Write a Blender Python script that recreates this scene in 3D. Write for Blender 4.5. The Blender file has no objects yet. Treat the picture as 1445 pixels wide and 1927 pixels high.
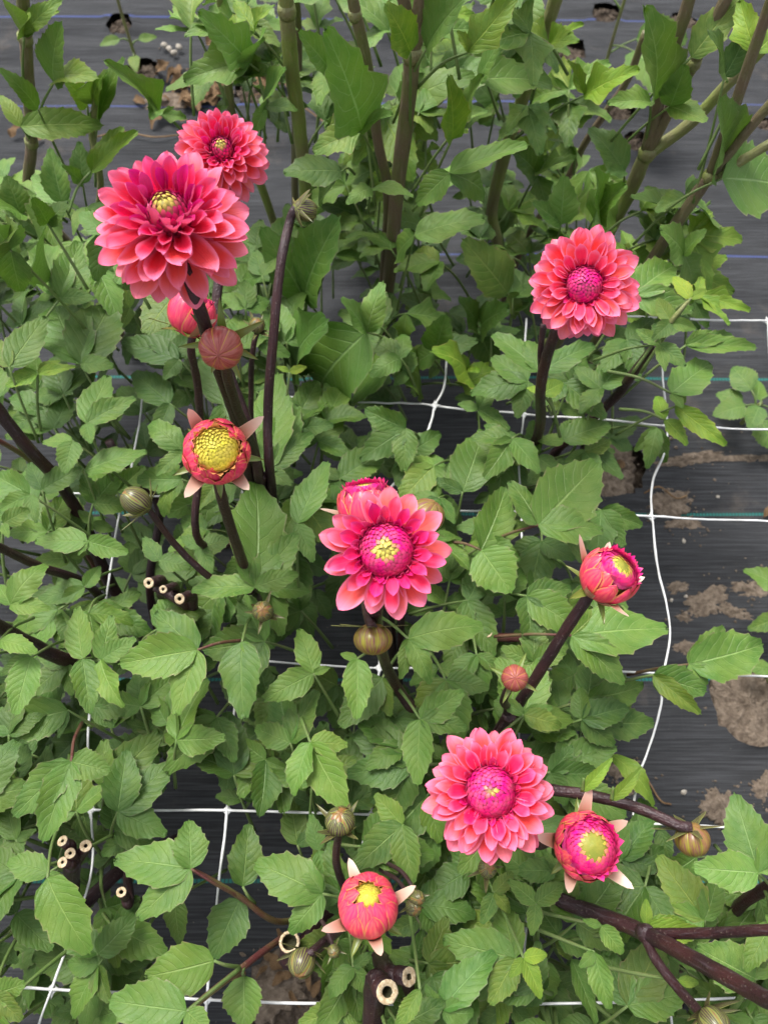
import bpy, math, random
import numpy as np
from mathutils import Vector, Matrix, noise
R = math.radians
rnd = random.Random(11)
scene = bpy.context.scene
col = scene.collection

# ------------------------------------------------------------------ camera
PITCH, CAMZ, FPX, W0, H0 = R(66), 1.30, 1456.0, 1445.0, 1927.0
cam_d = bpy.data.cameras.new('camera'); cam = bpy.data.objects.new('camera', cam_d); col.objects.link(cam)
cam.location = (0, 0, CAMZ); cam.rotation_euler = (R(90) - PITCH, 0, 0)
cam_d.sensor_fit = 'VERTICAL'; cam_d.sensor_height = 36; cam_d.lens = 36 * FPX / H0
cam_d.clip_start = 0.02; cam_d.clip_end = 500
cam_d.dof.use_dof = True; cam_d.dof.focus_distance = 0.70; cam_d.dof.aperture_fstop = 8.0
scene.camera = cam

# ------------------------------------------------------------------ sky, sun, exposure
SUN_EL, SUN_ROT = R(62), R(-35)
world = bpy.data.worlds.new('World'); scene.world = world; world.use_nodes = True
wn, wl = world.node_tree.nodes, world.node_tree.links
sky = wn.new('ShaderNodeTexSky'); sky.sky_type = 'NISHITA'; sky.sun_disc = False
sky.sun_elevation = SUN_EL; sky.sun_rotation = SUN_ROT; sky.air_density = 1.0; sky.dust_density = 4.0
hs = wn.new('ShaderNodeHueSaturation'); hs.inputs['Saturation'].default_value = 0.22   # overcast: a nearly white sky
wl.new(sky.outputs[0], hs.inputs['Color']); wl.new(hs.outputs[0], wn['Background'].inputs[0])
wn['Background'].inputs[1].default_value = 0.11
sun_d = bpy.data.lights.new('sun', 'SUN'); sun = bpy.data.objects.new('sun', sun_d); col.objects.link(sun)
sun_d.energy = 1.5; sun_d.angle = R(22); sun_d.color = (1, 0.97, 0.92)
sd = Vector((math.sin(SUN_ROT) * math.cos(SUN_EL), math.cos(SUN_ROT) * math.cos(SUN_EL), math.sin(SUN_EL)))
sun.rotation_euler = sd.to_track_quat('Z', 'Y').to_euler()
vs = scene.view_settings
vs.view_transform = 'Standard'; vs.look = 'None'; vs.gamma = 1.0; vs.use_curve_mapping = False
vs.exposure = 1.38
scene.cycles.max_bounces = 4; scene.cycles.diffuse_bounces = 2; scene.cycles.glossy_bounces = 2; scene.cycles.transmission_bounces = 3; scene.cycles.caustics_reflective = False; scene.cycles.caustics_refractive = False

# ------------------------------------------------------------------ helpers
CAM = Vector((0, 0, CAMZ))
def ray(px, py):
    u, v = (px - W0 / 2) / FPX, (py - H0 / 2) / FPX
    return Vector((u, math.cos(PITCH) - v * math.sin(PITCH), -math.sin(PITCH) - v * math.cos(PITCH)))
def at(px, py, z): r = ray(px, py); return CAM + r * ((z - CAMZ) / r.z)
def atd(px, py, d): return CAM + ray(px, py) * d
def atY(px, py, Y): r = ray(px, py); return CAM + r * (Y / r.y)
def pt(p):                                   # (px, py, depth spec): z number, or ('Y', y)
    return atY(p[0], p[1], p[2][1]) if isinstance(p[2], tuple) else at(*p)
WM = {}
def add(name, mesh, parent=None, mat4=None, color=None):
    o = bpy.data.objects.new(name, mesh); col.objects.link(o)
    m = mat4 if mat4 is not None else Matrix()
    if parent is not None:
        o.parent = parent; o.matrix_basis = WM[parent.name].inverted() @ m
    else:
        o.matrix_basis = m
    WM[o.name] = m.copy()
    if color is not None: o.color = color
    return o
def thing(name, label, cat, loc, group=None):
    o = add(name, None, None, Matrix.Translation(loc)); o['label'] = label; o['category'] = cat
    if group: o['group'] = group
    return o
def tag(o, label=None, cat=None, group=None, kind=None):
    for k, v in (('label', label), ('category', cat), ('group', group), ('kind', kind)):
        if v: o[k] = v
    return o
def mk(name, verts, faces, mat, uvs=None, vcol=None, smooth=True):
    me = bpy.data.meshes.new(name); me.from_pydata([tuple(v) for v in verts], [], faces)
    if uvs is not None:
        ul = me.uv_layers.new(name='UVMap')
        li = np.empty(len(me.loops), dtype=np.int32); me.loops.foreach_get('vertex_index', li)
        ul.data.foreach_set('uv', np.asarray(uvs, dtype=np.float32)[li].ravel())
    if vcol is not None:
        ca = me.color_attributes.new('tint', 'FLOAT_COLOR', 'POINT')
        ca.data.foreach_set('color', np.asarray(vcol, dtype=np.float32).ravel())
    if smooth: me.polygons.foreach_set('use_smooth', [True] * len(me.polygons))
    if mat: me.materials.append(mat)
    me.update(); return me
def spline(pts, sub=6):
    P = [Vector(p) for p in pts]
    if len(P) < 3: return [P[0].lerp(P[-1], i / sub) for i in range(sub + 1)]
    P = [P[0] * 2 - P[1]] + P + [P[-1] * 2 - P[-2]]; out = []
    for i in range(1, len(P) - 2):
        a, b, c, d = P[i - 1:i + 3]
        for k in range(sub):
            t = k / sub
            out.append(0.5 * ((2 * b) + (c - a) * t + (2 * a - 5 * b + 4 * c - d) * t * t + (3 * b - a - 3 * c + d) * t ** 3))
    out.append(P[-2]); return out
def tube(pts, rads, sides=8, cap=True, wob=0.0):
    V, F, U = [], [], []; n = len(pts); ref = Vector((0.31, 0.17, 0.9)).normalized()
    for i, p in enumerate(pts):
        d = (pts[min(i + 1, n - 1)] - pts[max(i - 1, 0)]).normalized()
        x = d.cross(ref)
        if x.length < 1e-3: x = d.cross(Vector((1, 0, 0)))
        x.normalize(); y = d.cross(x); ref = x.cross(d) if False else ref
        r = rads[i] if isinstance(rads, (list, tuple)) else rads
        for k in range(sides):
            a = 2 * math.pi * k / sides
            rr = r * (1 + wob * (noise.noise(p * 90 + Vector((k * 1.7, 0, 0)))))
            V.append(p + x * math.cos(a) * rr + y * math.sin(a) * rr); U.append((k / sides, i / max(1, n - 1)))
    for i in range(n - 1):
        for k in range(sides):
            a, b = i * sides + k, i * sides + (k + 1) % sides
            F.append((a, b, b + sides, a + sides))
    if cap:
        F.append(tuple(range(sides))[::-1]); F.append(tuple(range((n - 1) * sides, n * sides)))
    return V, F, U
def frame(ydir, zhint):
    y = ydir.normalized(); z = (zhint - y * zhint.dot(y))
    if z.length < 1e-4: z = y.orthogonal()
    z.normalize(); x = y.cross(z)
    return Matrix((x, y, z)).transposed()
def xform(loc, rot3, sx=1, sy=1, sz=1):
    m = rot3.to_4x4(); m = Matrix.Translation(loc) @ m @ Matrix.Diagonal((sx, sy, sz, 1)); return m

# ------------------------------------------------------------------ materials
def newmat(name):
    m = bpy.data.materials.new(name); m.use_nodes = True; nt = m.node_tree
    return m, nt, nt.nodes, nt.links, nt.nodes['Principled BSDF']
class NB:
    def __init__(s, nt): s.n, s.l = nt.nodes, nt.links
    def put(s, sock, v):
        if isinstance(v, bpy.types.NodeSocket): s.l.new(v, sock)
        elif v is not None: sock.default_value = v
    def m(s, op, a, b=None, c=None, clamp=False):
        n = s.n.new('ShaderNodeMath'); n.operation = op; n.use_clamp = clamp
        for i, v in enumerate((a, b, c)): s.put(n.inputs[i], v)
        return n.outputs[0]
    def mix(s, f, a, b, mode='MIX'):
        n = s.n.new('ShaderNodeMix'); n.data_type = 'RGBA'; n.blend_type = mode
        s.put(n.inputs[0], f)
        for i, v in ((6, a), (7, b)): s.put(n.inputs[i], (*v, 1) if isinstance(v, tuple) and len(v) == 3 else v)
        return n.outputs[2]
    def ss(s, v, lo, hi, a=0.0, b=1.0):
        n = s.n.new('ShaderNodeMapRange'); n.interpolation_type = 'SMOOTHSTEP'
        for i, x in enumerate((v, lo, hi, a, b)): s.put(n.inputs[i], x)
        return n.outputs[0]
    def noise(s, vec, scale, detail=3, rough=0.5):
        n = s.n.new('ShaderNodeTexNoise'); s.put(n.inputs['Vector'], vec)
        n.inputs['Scale'].default_value = scale; n.inputs['Detail'].default_value = detail; n.inputs['Roughness'].default_value = rough
        return n.outputs[0]
    def coord(s, k='Object'): return s.n.new('ShaderNodeTexCoord').outputs[k]
    def sep(s, v):
        n = s.n.new('ShaderNodeSeparateXYZ'); s.put(n.inputs[0], v); return n.outputs
    def mapping(s, v, sc):
        n = s.n.new('ShaderNodeMapping'); s.put(n.inputs[0], v); n.inputs['Scale'].default_value = sc; return n.outputs[0]
    def bump(s, h, st, dist):
        n = s.n.new('ShaderNodeBump'); s.put(n.inputs['Height'], h); n.inputs['Strength'].default_value = st; n.inputs['Distance'].default_value = dist; return n.outputs[0]
    def info(s, k): return s.n.new('ShaderNodeObjectInfo').outputs[k]
def shade(nt, b, colr, rough, bump=None, trans=0.0, tcol=None, spec=0.4):
    p = nt.nodes['Principled BSDF']; b.put(p.inputs['Base Color'], colr); b.put(p.inputs['Roughness'], rough)
    p.inputs['Specular IOR Level'].default_value = spec
    if bump is not None: nt.links.new(bump, p.inputs['Normal'])
    if trans:
        t = nt.nodes.new('ShaderNodeBsdfTranslucent'); b.put(t.inputs[0], tcol if tcol is not None else colr)
        mx = nt.nodes.new('ShaderNodeMixShader'); mx.inputs[0].default_value = trans
        nt.links.new(p.outputs[0], mx.inputs[1]); nt.links.new(t.outputs[0], mx.inputs[2])
        nt.links.new(mx.outputs[0], nt.nodes['Material Output'].inputs[0])

def leaf_material():
    m, nt, n, l, p = newmat('dahlia_leaf'); b = NB(nt)
    uv = b.sep(b.coord('UV')); s, t = uv[0], uv[1]
    sx = b.m('MULTIPLY', b.m('ABSOLUTE', b.m('SUBTRACT', s, 0.5)), 2.0)
    rib = b.ss(sx, 0.008, 0.055, 1, 0)
    q = b.m('SUBTRACT', b.m('MULTIPLY', t, 8.0), b.m('MULTIPLY', b.m('POWER', sx, 1.3), 2.1))
    side = b.m('MULTIPLY', b.m('GREATER_THAN', s, 0.5), 0.5)
    fr = b.m('ABSOLUTE', b.m('SUBTRACT', b.m('FRACT', b.m('ADD', q, side)), 0.5))
    lat = b.m('MULTIPLY', b.ss(fr, 0.0, 0.06, 1, 0), b.ss(sx, 0.75, 0.98, 1, 0.1))
    q2 = b.m('ADD', b.m('MULTIPLY', t, 22.0), b.m('MULTIPLY', sx, 7.0))
    net_ = b.m('MULTIPLY', b.ss(b.m('ABSOLUTE', b.m('SUBTRACT', b.m('FRACT', b.m('ADD', q2, b.m('MULTIPLY', b.noise(b.coord('Object'), 14, 2), 5.0))), 0.5)), 0.0, 0.10, 1, 0), 0.16)
    vein = b.m('MAXIMUM', b.m('MAXIMUM', rib, b.m('MULTIPLY', lat, 0.80)), net_)
    ob = b.coord('Object')
    rn = b.info('Random'); oc = b.info('Color')
    nz = b.noise(ob, 9, 4); fine = b.noise(ob, 60, 3)
    cA = b.mix(rn, (0.043, 0.110, 0.014), (0.078, 0.166, 0.022))
    cB = b.mix(b.ss(nz, 0.35, 0.7), cA, b.mix(0.6, cA, (0.098, 0.172, 0.034)))
    cB = b.mix(b.ss(b.noise(ob, 2.2, 2), 0.42, 0.72, 0, 0.5), cB, (0.118, 0.185, 0.024))
    cC = b.mix(b.m('MULTIPLY', vein, 0.74), cB, (0.185, 0.285, 0.085))
    edge = b.m('MULTIPLY', b.ss(sx, 0.93, 0.995), b.ss(b.noise(ob, 12), 0.4, 0.6))
    cC = b.mix(b.m('MULTIPLY', edge, 0.75), cC, (0.20, 0.17, 0.10))
    spots = b.ss(b.noise(ob, 26, 2), 0.72, 0.78)
    cC = b.mix(b.m('MULTIPLY', spots, 0.35), cC, (0.22, 0.25, 0.11))
    geo = nt.nodes.new('ShaderNodeNewGeometry')
    cC = b.mix(b.m('MULTIPLY', geo.outputs['Backfacing'], 0.5), cC, (0.13, 0.21, 0.08))
    cC = b.mix(1.0, cC, oc, 'MULTIPLY')
    quilt = b.m('SUBTRACT', b.m('MULTIPLY', b.m('POWER', fr, 0.8), 0.30), b.m('MULTIPLY', vein, 0.55))
    hgt = b.m('ADD', quilt, b.m('MULTIPLY', fine, 0.30))
    tc = b.mix(0.6, cC, (0.15, 0.34, 0.015))
    shade(nt, b, cC, b.ss(fine, 0.2, 0.8, 0.36, 0.58), b.bump(hgt, 0.55, 0.0030), 0.17, tc, 0.42)
    return m
def petal_material():
    m, nt, n, l, p = newmat('petal'); b = NB(nt)
    uv = b.sep(b.coord('UV')); s, t = uv[0], uv[1]
    sx = b.m('MULTIPLY', b.m('ABSOLUTE', b.m('SUBTRACT', s, 0.5)), 2.0)
    c = b.sep(b.info('Color')); fr, pale = c[0], c[1]          # ring of the flower, paleness
    rn = b.info('Random')
    body = b.mix(b.ss(fr, 0.30, 0.92), (0.88, 0.008, 0.120), b.mix(rn, (0.94, 0.040, 0.042), (0.96, 0.080, 0.072)))
    inner = b.mix(b.ss(fr, 0.02, 0.36), (0.56, 0.000, 0.170), body)
    cc = b.mix(b.m('MULTIPLY', b.ss(t, 0.55, 0.05), 0.75), inner, (0.72, 0.005, 0.055))
    edge = b.m('MAXIMUM', b.ss(sx, 0.52, 0.98), b.ss(t, 0.70, 1.0))
    ecol = b.mix(b.ss(fr, 0.1, 0.6), (0.74, 0.012, 0.290), (0.96, 0.25, 0.46))
    cc = b.mix(b.m('MULTIPLY', edge, 0.86), cc, ecol)
    cc = b.mix(b.m('MULTIPLY', pale, b.ss(t, 0.1, 0.8)), cc, (0.96, 0.36, 0.32))
    st = b.noise(b.mapping(b.coord('UV'), (26, 1.2, 1)), 1.0, 3)
    cc = b.mix(b.m('MULTIPLY', b.ss(st, 0.45, 0.75), 0.22), cc, b.mix(0.5, cc, (0.97, 0.30, 0.25)))
    mid = b.ss(sx, 0.0, 0.05, 0.25, 0)
    cc = b.mix(mid, cc, (0.75, 0.02, 0.13))
    geo = nt.nodes.new('ShaderNodeNewGeometry')
    cc = b.mix(b.m('MULTIPLY', geo.outputs['Backfacing'], 0.45), cc, (0.93, 0.26, 0.34))
    shade(nt, b, cc, 0.48, b.bump(st, 0.25, 0.02), 0.24, cc, 0.3)
    return m
def tint_material(name, rough=0.5, trans=0.1, stripes=0, bumps=0.0):
    """colour from the mesh's own point colours (pigment, with shade and highlight painted into the florets)"""
    m, nt, n, l, p = newmat(name); b = NB(nt)
    a = nt.nodes.new('ShaderNodeVertexColor'); a.layer_name = 'tint'
    nz = b.noise(b.coord('Object'), 140, 3)
    cc = b.mix(b.ss(nz, 0.3, 0.7), a.outputs[0], b.mix(0.25, a.outputs[0], (0.5, 0.3, 0.15)))
    shade(nt, b, cc, rough, b.bump(nz, bumps, 0.004) if bumps else None, trans, None, 0.35)
    return m
def bract_material(name, base, seam, stripe, nstripe, tip):
    m, nt, n, l, p = newmat(name); b = NB(nt)
    uv = b.sep(b.coord('UV')); s, t = uv[0], uv[1]
    sx = b.m('MULTIPLY', b.m('ABSOLUTE', b.m('SUBTRACT', s, 0.5)), 2.0)
    nz = b.noise(b.mapping(b.coord('UV'), (5, 2, 1)), 1.6, 3); rn = b.info('Random')
    cc = b.mix(b.ss(nz, 0.35, 0.65), base[0], base[1])
    cc = b.mix(b.m('MULTIPLY', rn, 0.5), cc, base[2])
    if nstripe:
        w = b.m('SINE', b.m('MULTIPLY', b.m('ADD', s, b.m('MULTIPLY', nz, 0.08)), nstripe * 6.283))
        w = b.m('ADD', w, b.m('MULTIPLY', b.m('SUBTRACT', b.noise(b.mapping(b.coord('UV'), (9, 3, 1)), 1.4, 3), 0.5), 2.2))
        cc = b.mix(b.m('MULTIPLY', b.ss(w, -0.75, 0.1), b.ss(t, 0.02, 0.15)), cc, stripe)
    cc = b.mix(b.m('MULTIPLY', b.ss(sx, 0.80, 0.98), 0.9), cc, seam)
    cc = b.mix(b.ss(t, 0.55, 1.0, 0, 0.9), cc, tip) if tip else cc
    shade(nt, b, cc, 0.34, None, 0.10, None, 0.5)
    return m
def stem_material(name, c1, c2, c3):
    m, nt, n, l, p = newmat(name); b = NB(nt)
    ob = b.coord('Object'); nz = b.noise(ob, 22, 4)
    st = b.noise(b.mapping(b.coord('UV'), (14, 2.2, 1)), 1.0, 4)
    cc = b.mix(b.ss(nz, 0.35, 0.68), c1, c2); cc = b.mix(b.ss(st, 0.50, 0.75, 0, 0.75), cc, c3)
    sp = b.noise(ob, 420, 2)
    cc = b.mix(b.ss(sp, 0.66, 0.72, 0, 0.35), cc, (0.30, 0.26, 0.20))
    shade(nt, b, cc, 0.42, b.bump(b.m('ADD', st, b.m('MULTIPLY', sp, 0.5)), 0.45, 0.004), 0, None, 0.45)
    return m
def simple(name, c1, c2, scale=30, rough=0.7, bs=0.5, bd=0.004, detail=5):
    m, nt, n, l, p = newmat(name); b = NB(nt)
    nz = b.noise(b.coord('Object'), scale, detail, 0.62)
    shade(nt, b, b.mix(b.ss(nz, 0.3, 0.7), c1, c2), rough, b.bump(nz, bs, bd), 0, None, 0.3)
    return m
M = {}
M['leaf'] = leaf_material(); M['petal'] = petal_material()
M['stem'] = stem_material('purple_stem', (0.024, 0.010, 0.013), (0.044, 0.015, 0.016), (0.062, 0.045, 0.052))
M['gstem'] = stem_material('green_stem', (0.185, 0.225, 0.055), (0.180, 0.160, 0.080), (0.250, 0.260, 0.125))
M['bstem'] = stem_material('brown_stem', (0.150, 0.105, 0.072), (0.130, 0.130, 0.050), (0.215, 0.175, 0.130))
M['petiole'] = stem_material('petiole', (0.110, 0.190, 0.045), (0.150, 0.205, 0.070), (0.125, 0.085, 0.050))
M['rpetiole'] = stem_material('red_petiole', (0.105, 0.028, 0.028), (0.130, 0.120, 0.040), (0.150, 0.060, 0.055))
M['tint'] = tint_material('floret'); M['cut'] = simple('cut_pith', (0.36, 0.25, 0.14), (0.60, 0.50, 0.34), 300, 0.8)
M['hollow'] = simple('stem_hollow', (0.020, 0.022, 0.008), (0.05, 0.045, 0.02), 120, 0.9)
M['budpetal'] = bract_material('bud_petal', ((0.86, 0.13, 0.11), (0.72, 0.035, 0.09), (0.82, 0.018, 0.17)), (0.72, 0.28, 0.09), None, 0, None)
M['ball'] = bract_material('bud_bract', ((0.27, 0.042, 0.040), (0.42, 0.115, 0.100), (0.30, 0.09, 0.05)), (0.55, 0.30, 0.06), None, 0, None)
M['ballg'] = bract_material('green_bud_bract', ((0.22, 0.20, 0.018), (0.16, 0.050, 0.055), (0.32, 0.13, 0.06)), (0.30, 0.30, 0.02), None, 0, None)
M['striped'] = bract_material('striped_sepal', ((0.15, 0.21, 0.035), (0.20, 0.24, 0.05), (0.22, 0.20, 0.05)), (0.28, 0.30, 0.09), (0.060, 0.026, 0.038), 6, None)
M['sepal'] = bract_material('green_sepal', ((0.11, 0.19, 0.022), (0.17, 0.235, 0.035), (0.16, 0.14, 0.045)), (0.26, 0.22, 0.09), None, 0, None)
M['pinkbract'] = bract_material('pink_bract', ((0.42, 0.16, 0.11), (0.36, 0.20, 0.10), (0.45, 0.22, 0.16)), (0.55, 0.36, 0.24), None, 0, (0.68, 0.52, 0.42))
M['budgreen'] = simple('bud_core', (0.18, 0.22, 0.03), (0.30, 0.27, 0.04), 60, 0.5)
M['net'] = simple('white_plastic', (0.50, 0.50, 0.49), (0.78, 0.79, 0.80), 24, 0.42, 0.1)
M['soil'] = simple('dry_soil', (0.110, 0.082, 0.060), (0.235, 0.185, 0.140), 95, 0.95, 1.0, 0.010, 8)
M['earth'] = simple('dark_earth', (0.05, 0.036, 0.026), (0.13, 0.10, 0.075), 55, 0.95, 1.0, 0.02, 8)
M['dry'] = simple('dry_leaf', (0.10, 0.055, 0.026), (0.26, 0.165, 0.085), 38, 0.85, 0.6, 0.01)
M['stone'] = simple('pale_stone', (0.26, 0.23, 0.19), (0.48, 0.44, 0.38), 60, 0.8)
M['tagw'] = simple('white_label', (0.70, 0.71, 0.72), (0.80, 0.80, 0.80), 40, 0.5, 0.1)

def fabric_material():
    m, nt, n, l, p = newmat('woven_fabric'); b = NB(nt)
    ob = b.coord('Object'); xyz = b.sep(ob)
    wx = b.m('SINE', b.m('MULTIPLY', xyz[0], 6.283 / 0.0021)); wy = b.m('SINE', b.m('MULTIPLY', xyz[1], 6.283 / 0.0024))
    weave = b.m('MULTIPLY', wx, wy)
    st = b.noise(b.mapping(ob, (9, 300, 1)), 1.0, 3, 0.6); st2 = b.noise(b.mapping(ob, (240, 6, 1)), 1.0, 3)
    cc = b.mix(b.ss(st, 0.35, 0.75), (0.030, 0.031, 0.033), (0.070, 0.072, 0.078))
    cc = b.mix(b.ss(st2, 0.5, 0.8, 0, 0.35), cc, (0.055, 0.057, 0.062))
    cc = b.mix(b.m('MULTIPLY', b.ss(weave, 0.2, 0.9), 0.35), cc, (0.052, 0.054, 0.058))
    dust = b.m('MULTIPLY', b.ss(b.noise(ob, 5.5, 9, 0.70), 0.56, 0.74), 0.50)
    cc = b.mix(dust, cc, (0.150, 0.125, 0.105))
    speck = b.ss(b.noise(ob, 160, 2), 0.74, 0.79)
    cc = b.mix(b.m('MULTIPLY', speck, 0.5), cc, (0.25, 0.21, 0.17))
    dash = b.m('GREATER_THAN', b.m('SINE', b.m('MULTIPLY', xyz[0], 6.283 / 0.006)), -0.75)
    for ys, c in (((-0.034, 0.271, 0.576, 0.867), (0.030, 0.190, 0.165)), ((1.18, 1.64, 1.96), (0.075, 0.10, 0.26))):
        for y in ys:
            k = b.m('MULTIPLY', b.m('LESS_THAN', b.m('ABSOLUTE', b.m('SUBTRACT', xyz[1], y)), 0.0028), dash)
            cc = b.mix(b.m('MULTIPLY', k, 0.9), cc, c)
    h = b.m('ADD', b.m('MULTIPLY', weave, 0.5), st)
    shade(nt, b, cc, 0.55, b.bump(h, 0.5, 0.004), 0, None, 0.10)
    return m
M['fabric'] = fabric_material()

# ------------------------------------------------------------------ ground and landscape fabric
S = 40.0
g = add('ground', mk('ground', [(-S, -S, -0.03), (S, -S, -0.03), (S, S, -0.03), (-S, S, -0.03)], [(0, 1, 2, 3)], M['earth']))
tag(g, kind='structure')
holes = [(*at(px, py, 0).xy, r) for px, py, r in ((1148, 880, .062), (1405, 1325, .062), (1165, 215, .035), (1068, 103, .040), (1138, 28, .035), (1282, 42, .035),
        (226, 50, .030), (1440, 238, .025), (1195, 275, .03), (640, 700, .05), (270, 140, .04), (1215, 1820, .06), (560, 1880, .07), (480, 175, .05))]
def wrinkle(x, y):
    w = 0.014 * noise.noise(Vector((x * 1.3, y * 15, 0.3))) + 0.006 * noise.noise(Vector((x * 2.6 + 4, y * 34, 2.1)))
    w += 0.006 * noise.noise(Vector((x * 1.1, y * 2.2, 5)))
    return max(w, -0.012) + 0.004
nx, ny = 250, 400
xs = np.linspace(-1.9, 1.9, nx); ys = np.linspace(-0.7, 3.4, ny)
V, F = [], []
for j, y in enumerate(ys):
    for i, x in enumerate(xs):
        px_, py_, pz_ = x, y, wrinkle(x, y)
        for hx, hy, hr in holes:
            d = math.hypot(x - hx, y - hy)
            if abs(d - hr) < 0.016 and d > 0:
                rr = hr * (1 + 0.25 * noise.noise(Vector((hx * 9 + (x - hx) / d, hy * 7 + (y - hy) / d, 0))))
                if d > hr - 0.009:
                    px_, py_ = hx + (x - hx) / d * max(d, rr), hy + (y - hy) / d * max(d, rr); pz_ += 0.004
        V.append((px_, py_, pz_))
inside = [any(math.hypot(x - hx, y - hy) < hr - 0.009 for hx, hy, hr in holes) for y in ys for x in xs]
for j in range(ny - 1):
    for i in range(nx - 1):
        q = (j * nx + i, j * nx + i + 1, (j + 1) * nx + i + 1, (j + 1) * nx + i)
        if not any(inside[k] for k in q): F.append(q)
tag(add('ground_fabric', mk('ground_fabric', V, F, M['fabric'])), kind='structure')

def soil_blob(name, c, rx, ry, h, rot, mat, seed, rings=12, seg=72):
    V, F = [Vector((0, 0, h))], []
    for k in range(1, rings + 1):
        f = k / rings
        for s in range(seg):
            a = 2 * math.pi * s / seg
            e = 1 + 0.42 * noise.noise(Vector((math.cos(a) * 1.4, math.sin(a) * 1.4, seed))) + 0.30 * noise.noise(Vector((math.cos(a) * 5, math.sin(a) * 5, seed))) + 0.22 * noise.noise(Vector((math.cos(a) * 14, math.sin(a) * 14, seed)))
            x, y = math.cos(a) * rx * f * e, math.sin(a) * ry * f * e
            x, y = x * math.cos(rot) - y * math.sin(rot), x * math.sin(rot) + y * math.cos(rot)
            z = h * (1 - f ** 2) * (0.6 + 0.5 * noise.noise(Vector((x * 60, y * 60, seed)))) + 0.55 * h * noise.noise(Vector((x * 170, y * 170, seed)))
            V.append(Vector((x, y, z if k < rings else -0.012)))
    for s in range(seg): F.append((0, 1 + s, 1 + (s + 1) % seg))
    for k in range(rings - 1):
        for s in range(seg):
            a, b_ = 1 + k * seg + s, 1 + k * seg + (s + 1) % seg
            F.append((a, a + seg, b_ + seg, b_))
    return add(name, mk(name, V, F, mat), None, Matrix.Translation(c))
for i, (hx, hy, hr) in enumerate(holes):
    tag(soil_blob('planting_hole_soil', Vector((hx, hy, -0.006)), hr * 1.05, hr * 1.05, 0.014, 0, M['earth'] if i not in (0, 1) else M['soil'], i * 3.1), kind='stuff')
for i, (px, py, rx, ry, h, rot) in enumerate(((1300, 868, .085, .014, .007, .12), (1420, 866, .07, .010, .004, 0), (1262, 945, .04, .03, .004, .3), (1290, 992, .035, .018, .004, 0),
        (1325, 1135, .045, .026, .005, .5), (1275, 1105, .02, .014, .004, .2), (1415, 1110, .04, .035, .007, .2), (1290, 1222, .025, .012, .004, 0), (1350, 1520, .032, .028, .006, .3), (1432, 1490, .03, .02, .006, .8),
        (1160, 1458, .022, .018, .005, 0), (1285, 1165, .014, .011, .006, 0), (1170, 1490, .018, .01, .004, 0), (1380, 1155, .04, .016, .005, -.5), (330, 190, .09, .03, .006, .2), (500, 1840, .07, .05, .006, 0), (1140, 905, .05, .04, .006, 0))):
    c = at(px, py, 0); c.z = wrinkle(c.x, c.y)
    tag(soil_blob('soil_spill', c, rx, ry, h, rot, M['soil'], 40 + i * 1.7), kind='stuff')
cv, cf = [], []
for i in range(420):
    px, py, sp = rnd.choice(((1300, 868, 60), (1262, 945, 40), (1325, 1135, 55), (1415, 1110, 45), (1405, 1325, 60), (1350, 1520, 40), (1432, 1490, 40), (1160, 1458, 30), (1148, 880, 50), (1290, 992, 40), (380, 180, 90)))
    c = at(rnd.gauss(px, sp), rnd.gauss(py, sp * .55), 0); r = rnd.uniform(.0008, .0030) * (1 if rnd.random() < .9 else 1.7); c.z = wrinkle(c.x, c.y) + r * .4 + .001; b0 = len(cv)
    for d in ((1, 0, 0), (0, 1, 0), (-1, 0, 0), (0, -1, 0), (0, 0, .8), (0, 0, -.8)): cv.append(c + Vector(d) * r * rnd.uniform(.6, 1.4))
    for k in range(4): cf += [(b0 + k, b0 + (k + 1) % 4, b0 + 4), (b0 + (k + 1) % 4, b0 + k, b0 + 5)]
tag(add('soil_crumbs', mk('soil_crumbs', cv, cf, M['soil'], smooth=False)), kind='stuff')
def lump(c, r, sq, seed, mat, name):
    V, F = [], []; seg, rings = 9, 6
    for k in range(rings + 1):
        th = math.pi * k / rings
        for s in range(seg):
            a = 2 * math.pi * s / seg; d = Vector((math.sin(th) * math.cos(a), math.sin(th) * math.sin(a), math.cos(th)))
            e = r * (1 + 0.35 * noise.noise(d * 1.3 + Vector((seed, 0, 0)))); V.append(Vector((d.x * e * 1.3, d.y * e, d.z * e * sq)))
    for k in range(rings):
        for s in range(seg):
            a, b_ = k * seg + s, k * seg + (s + 1) % seg; F.append((a, a + seg, b_ + seg, b_))
    return add(name, mk(name, V, F, mat), None, Matrix.Translation(c) @ Matrix.Rotation(seed, 4, 'Z'))
for i, (px, py, r) in enumerate(((1346, 1113, .0065), (1426, 1085, .0075), (1281, 1024, .0035), (1290, 1122, .003), (1248, 922, .003), (1170, 1487, .006), (1262, 1130, .003), (1280, 1492, .004), (1350, 935, .003))):
    c = at(px, py, 0); c.z = wrinkle(c.x, c.y) + r * 0.4 + (0.004 if i == 1 else 0)
    tag(lump(c, r, 0.6, i * 2.3, M['stone'], 'pebble'), 'small pale pebble lying on the black fabric', 'pebble', 'pale pebbles on the fabric')

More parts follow.
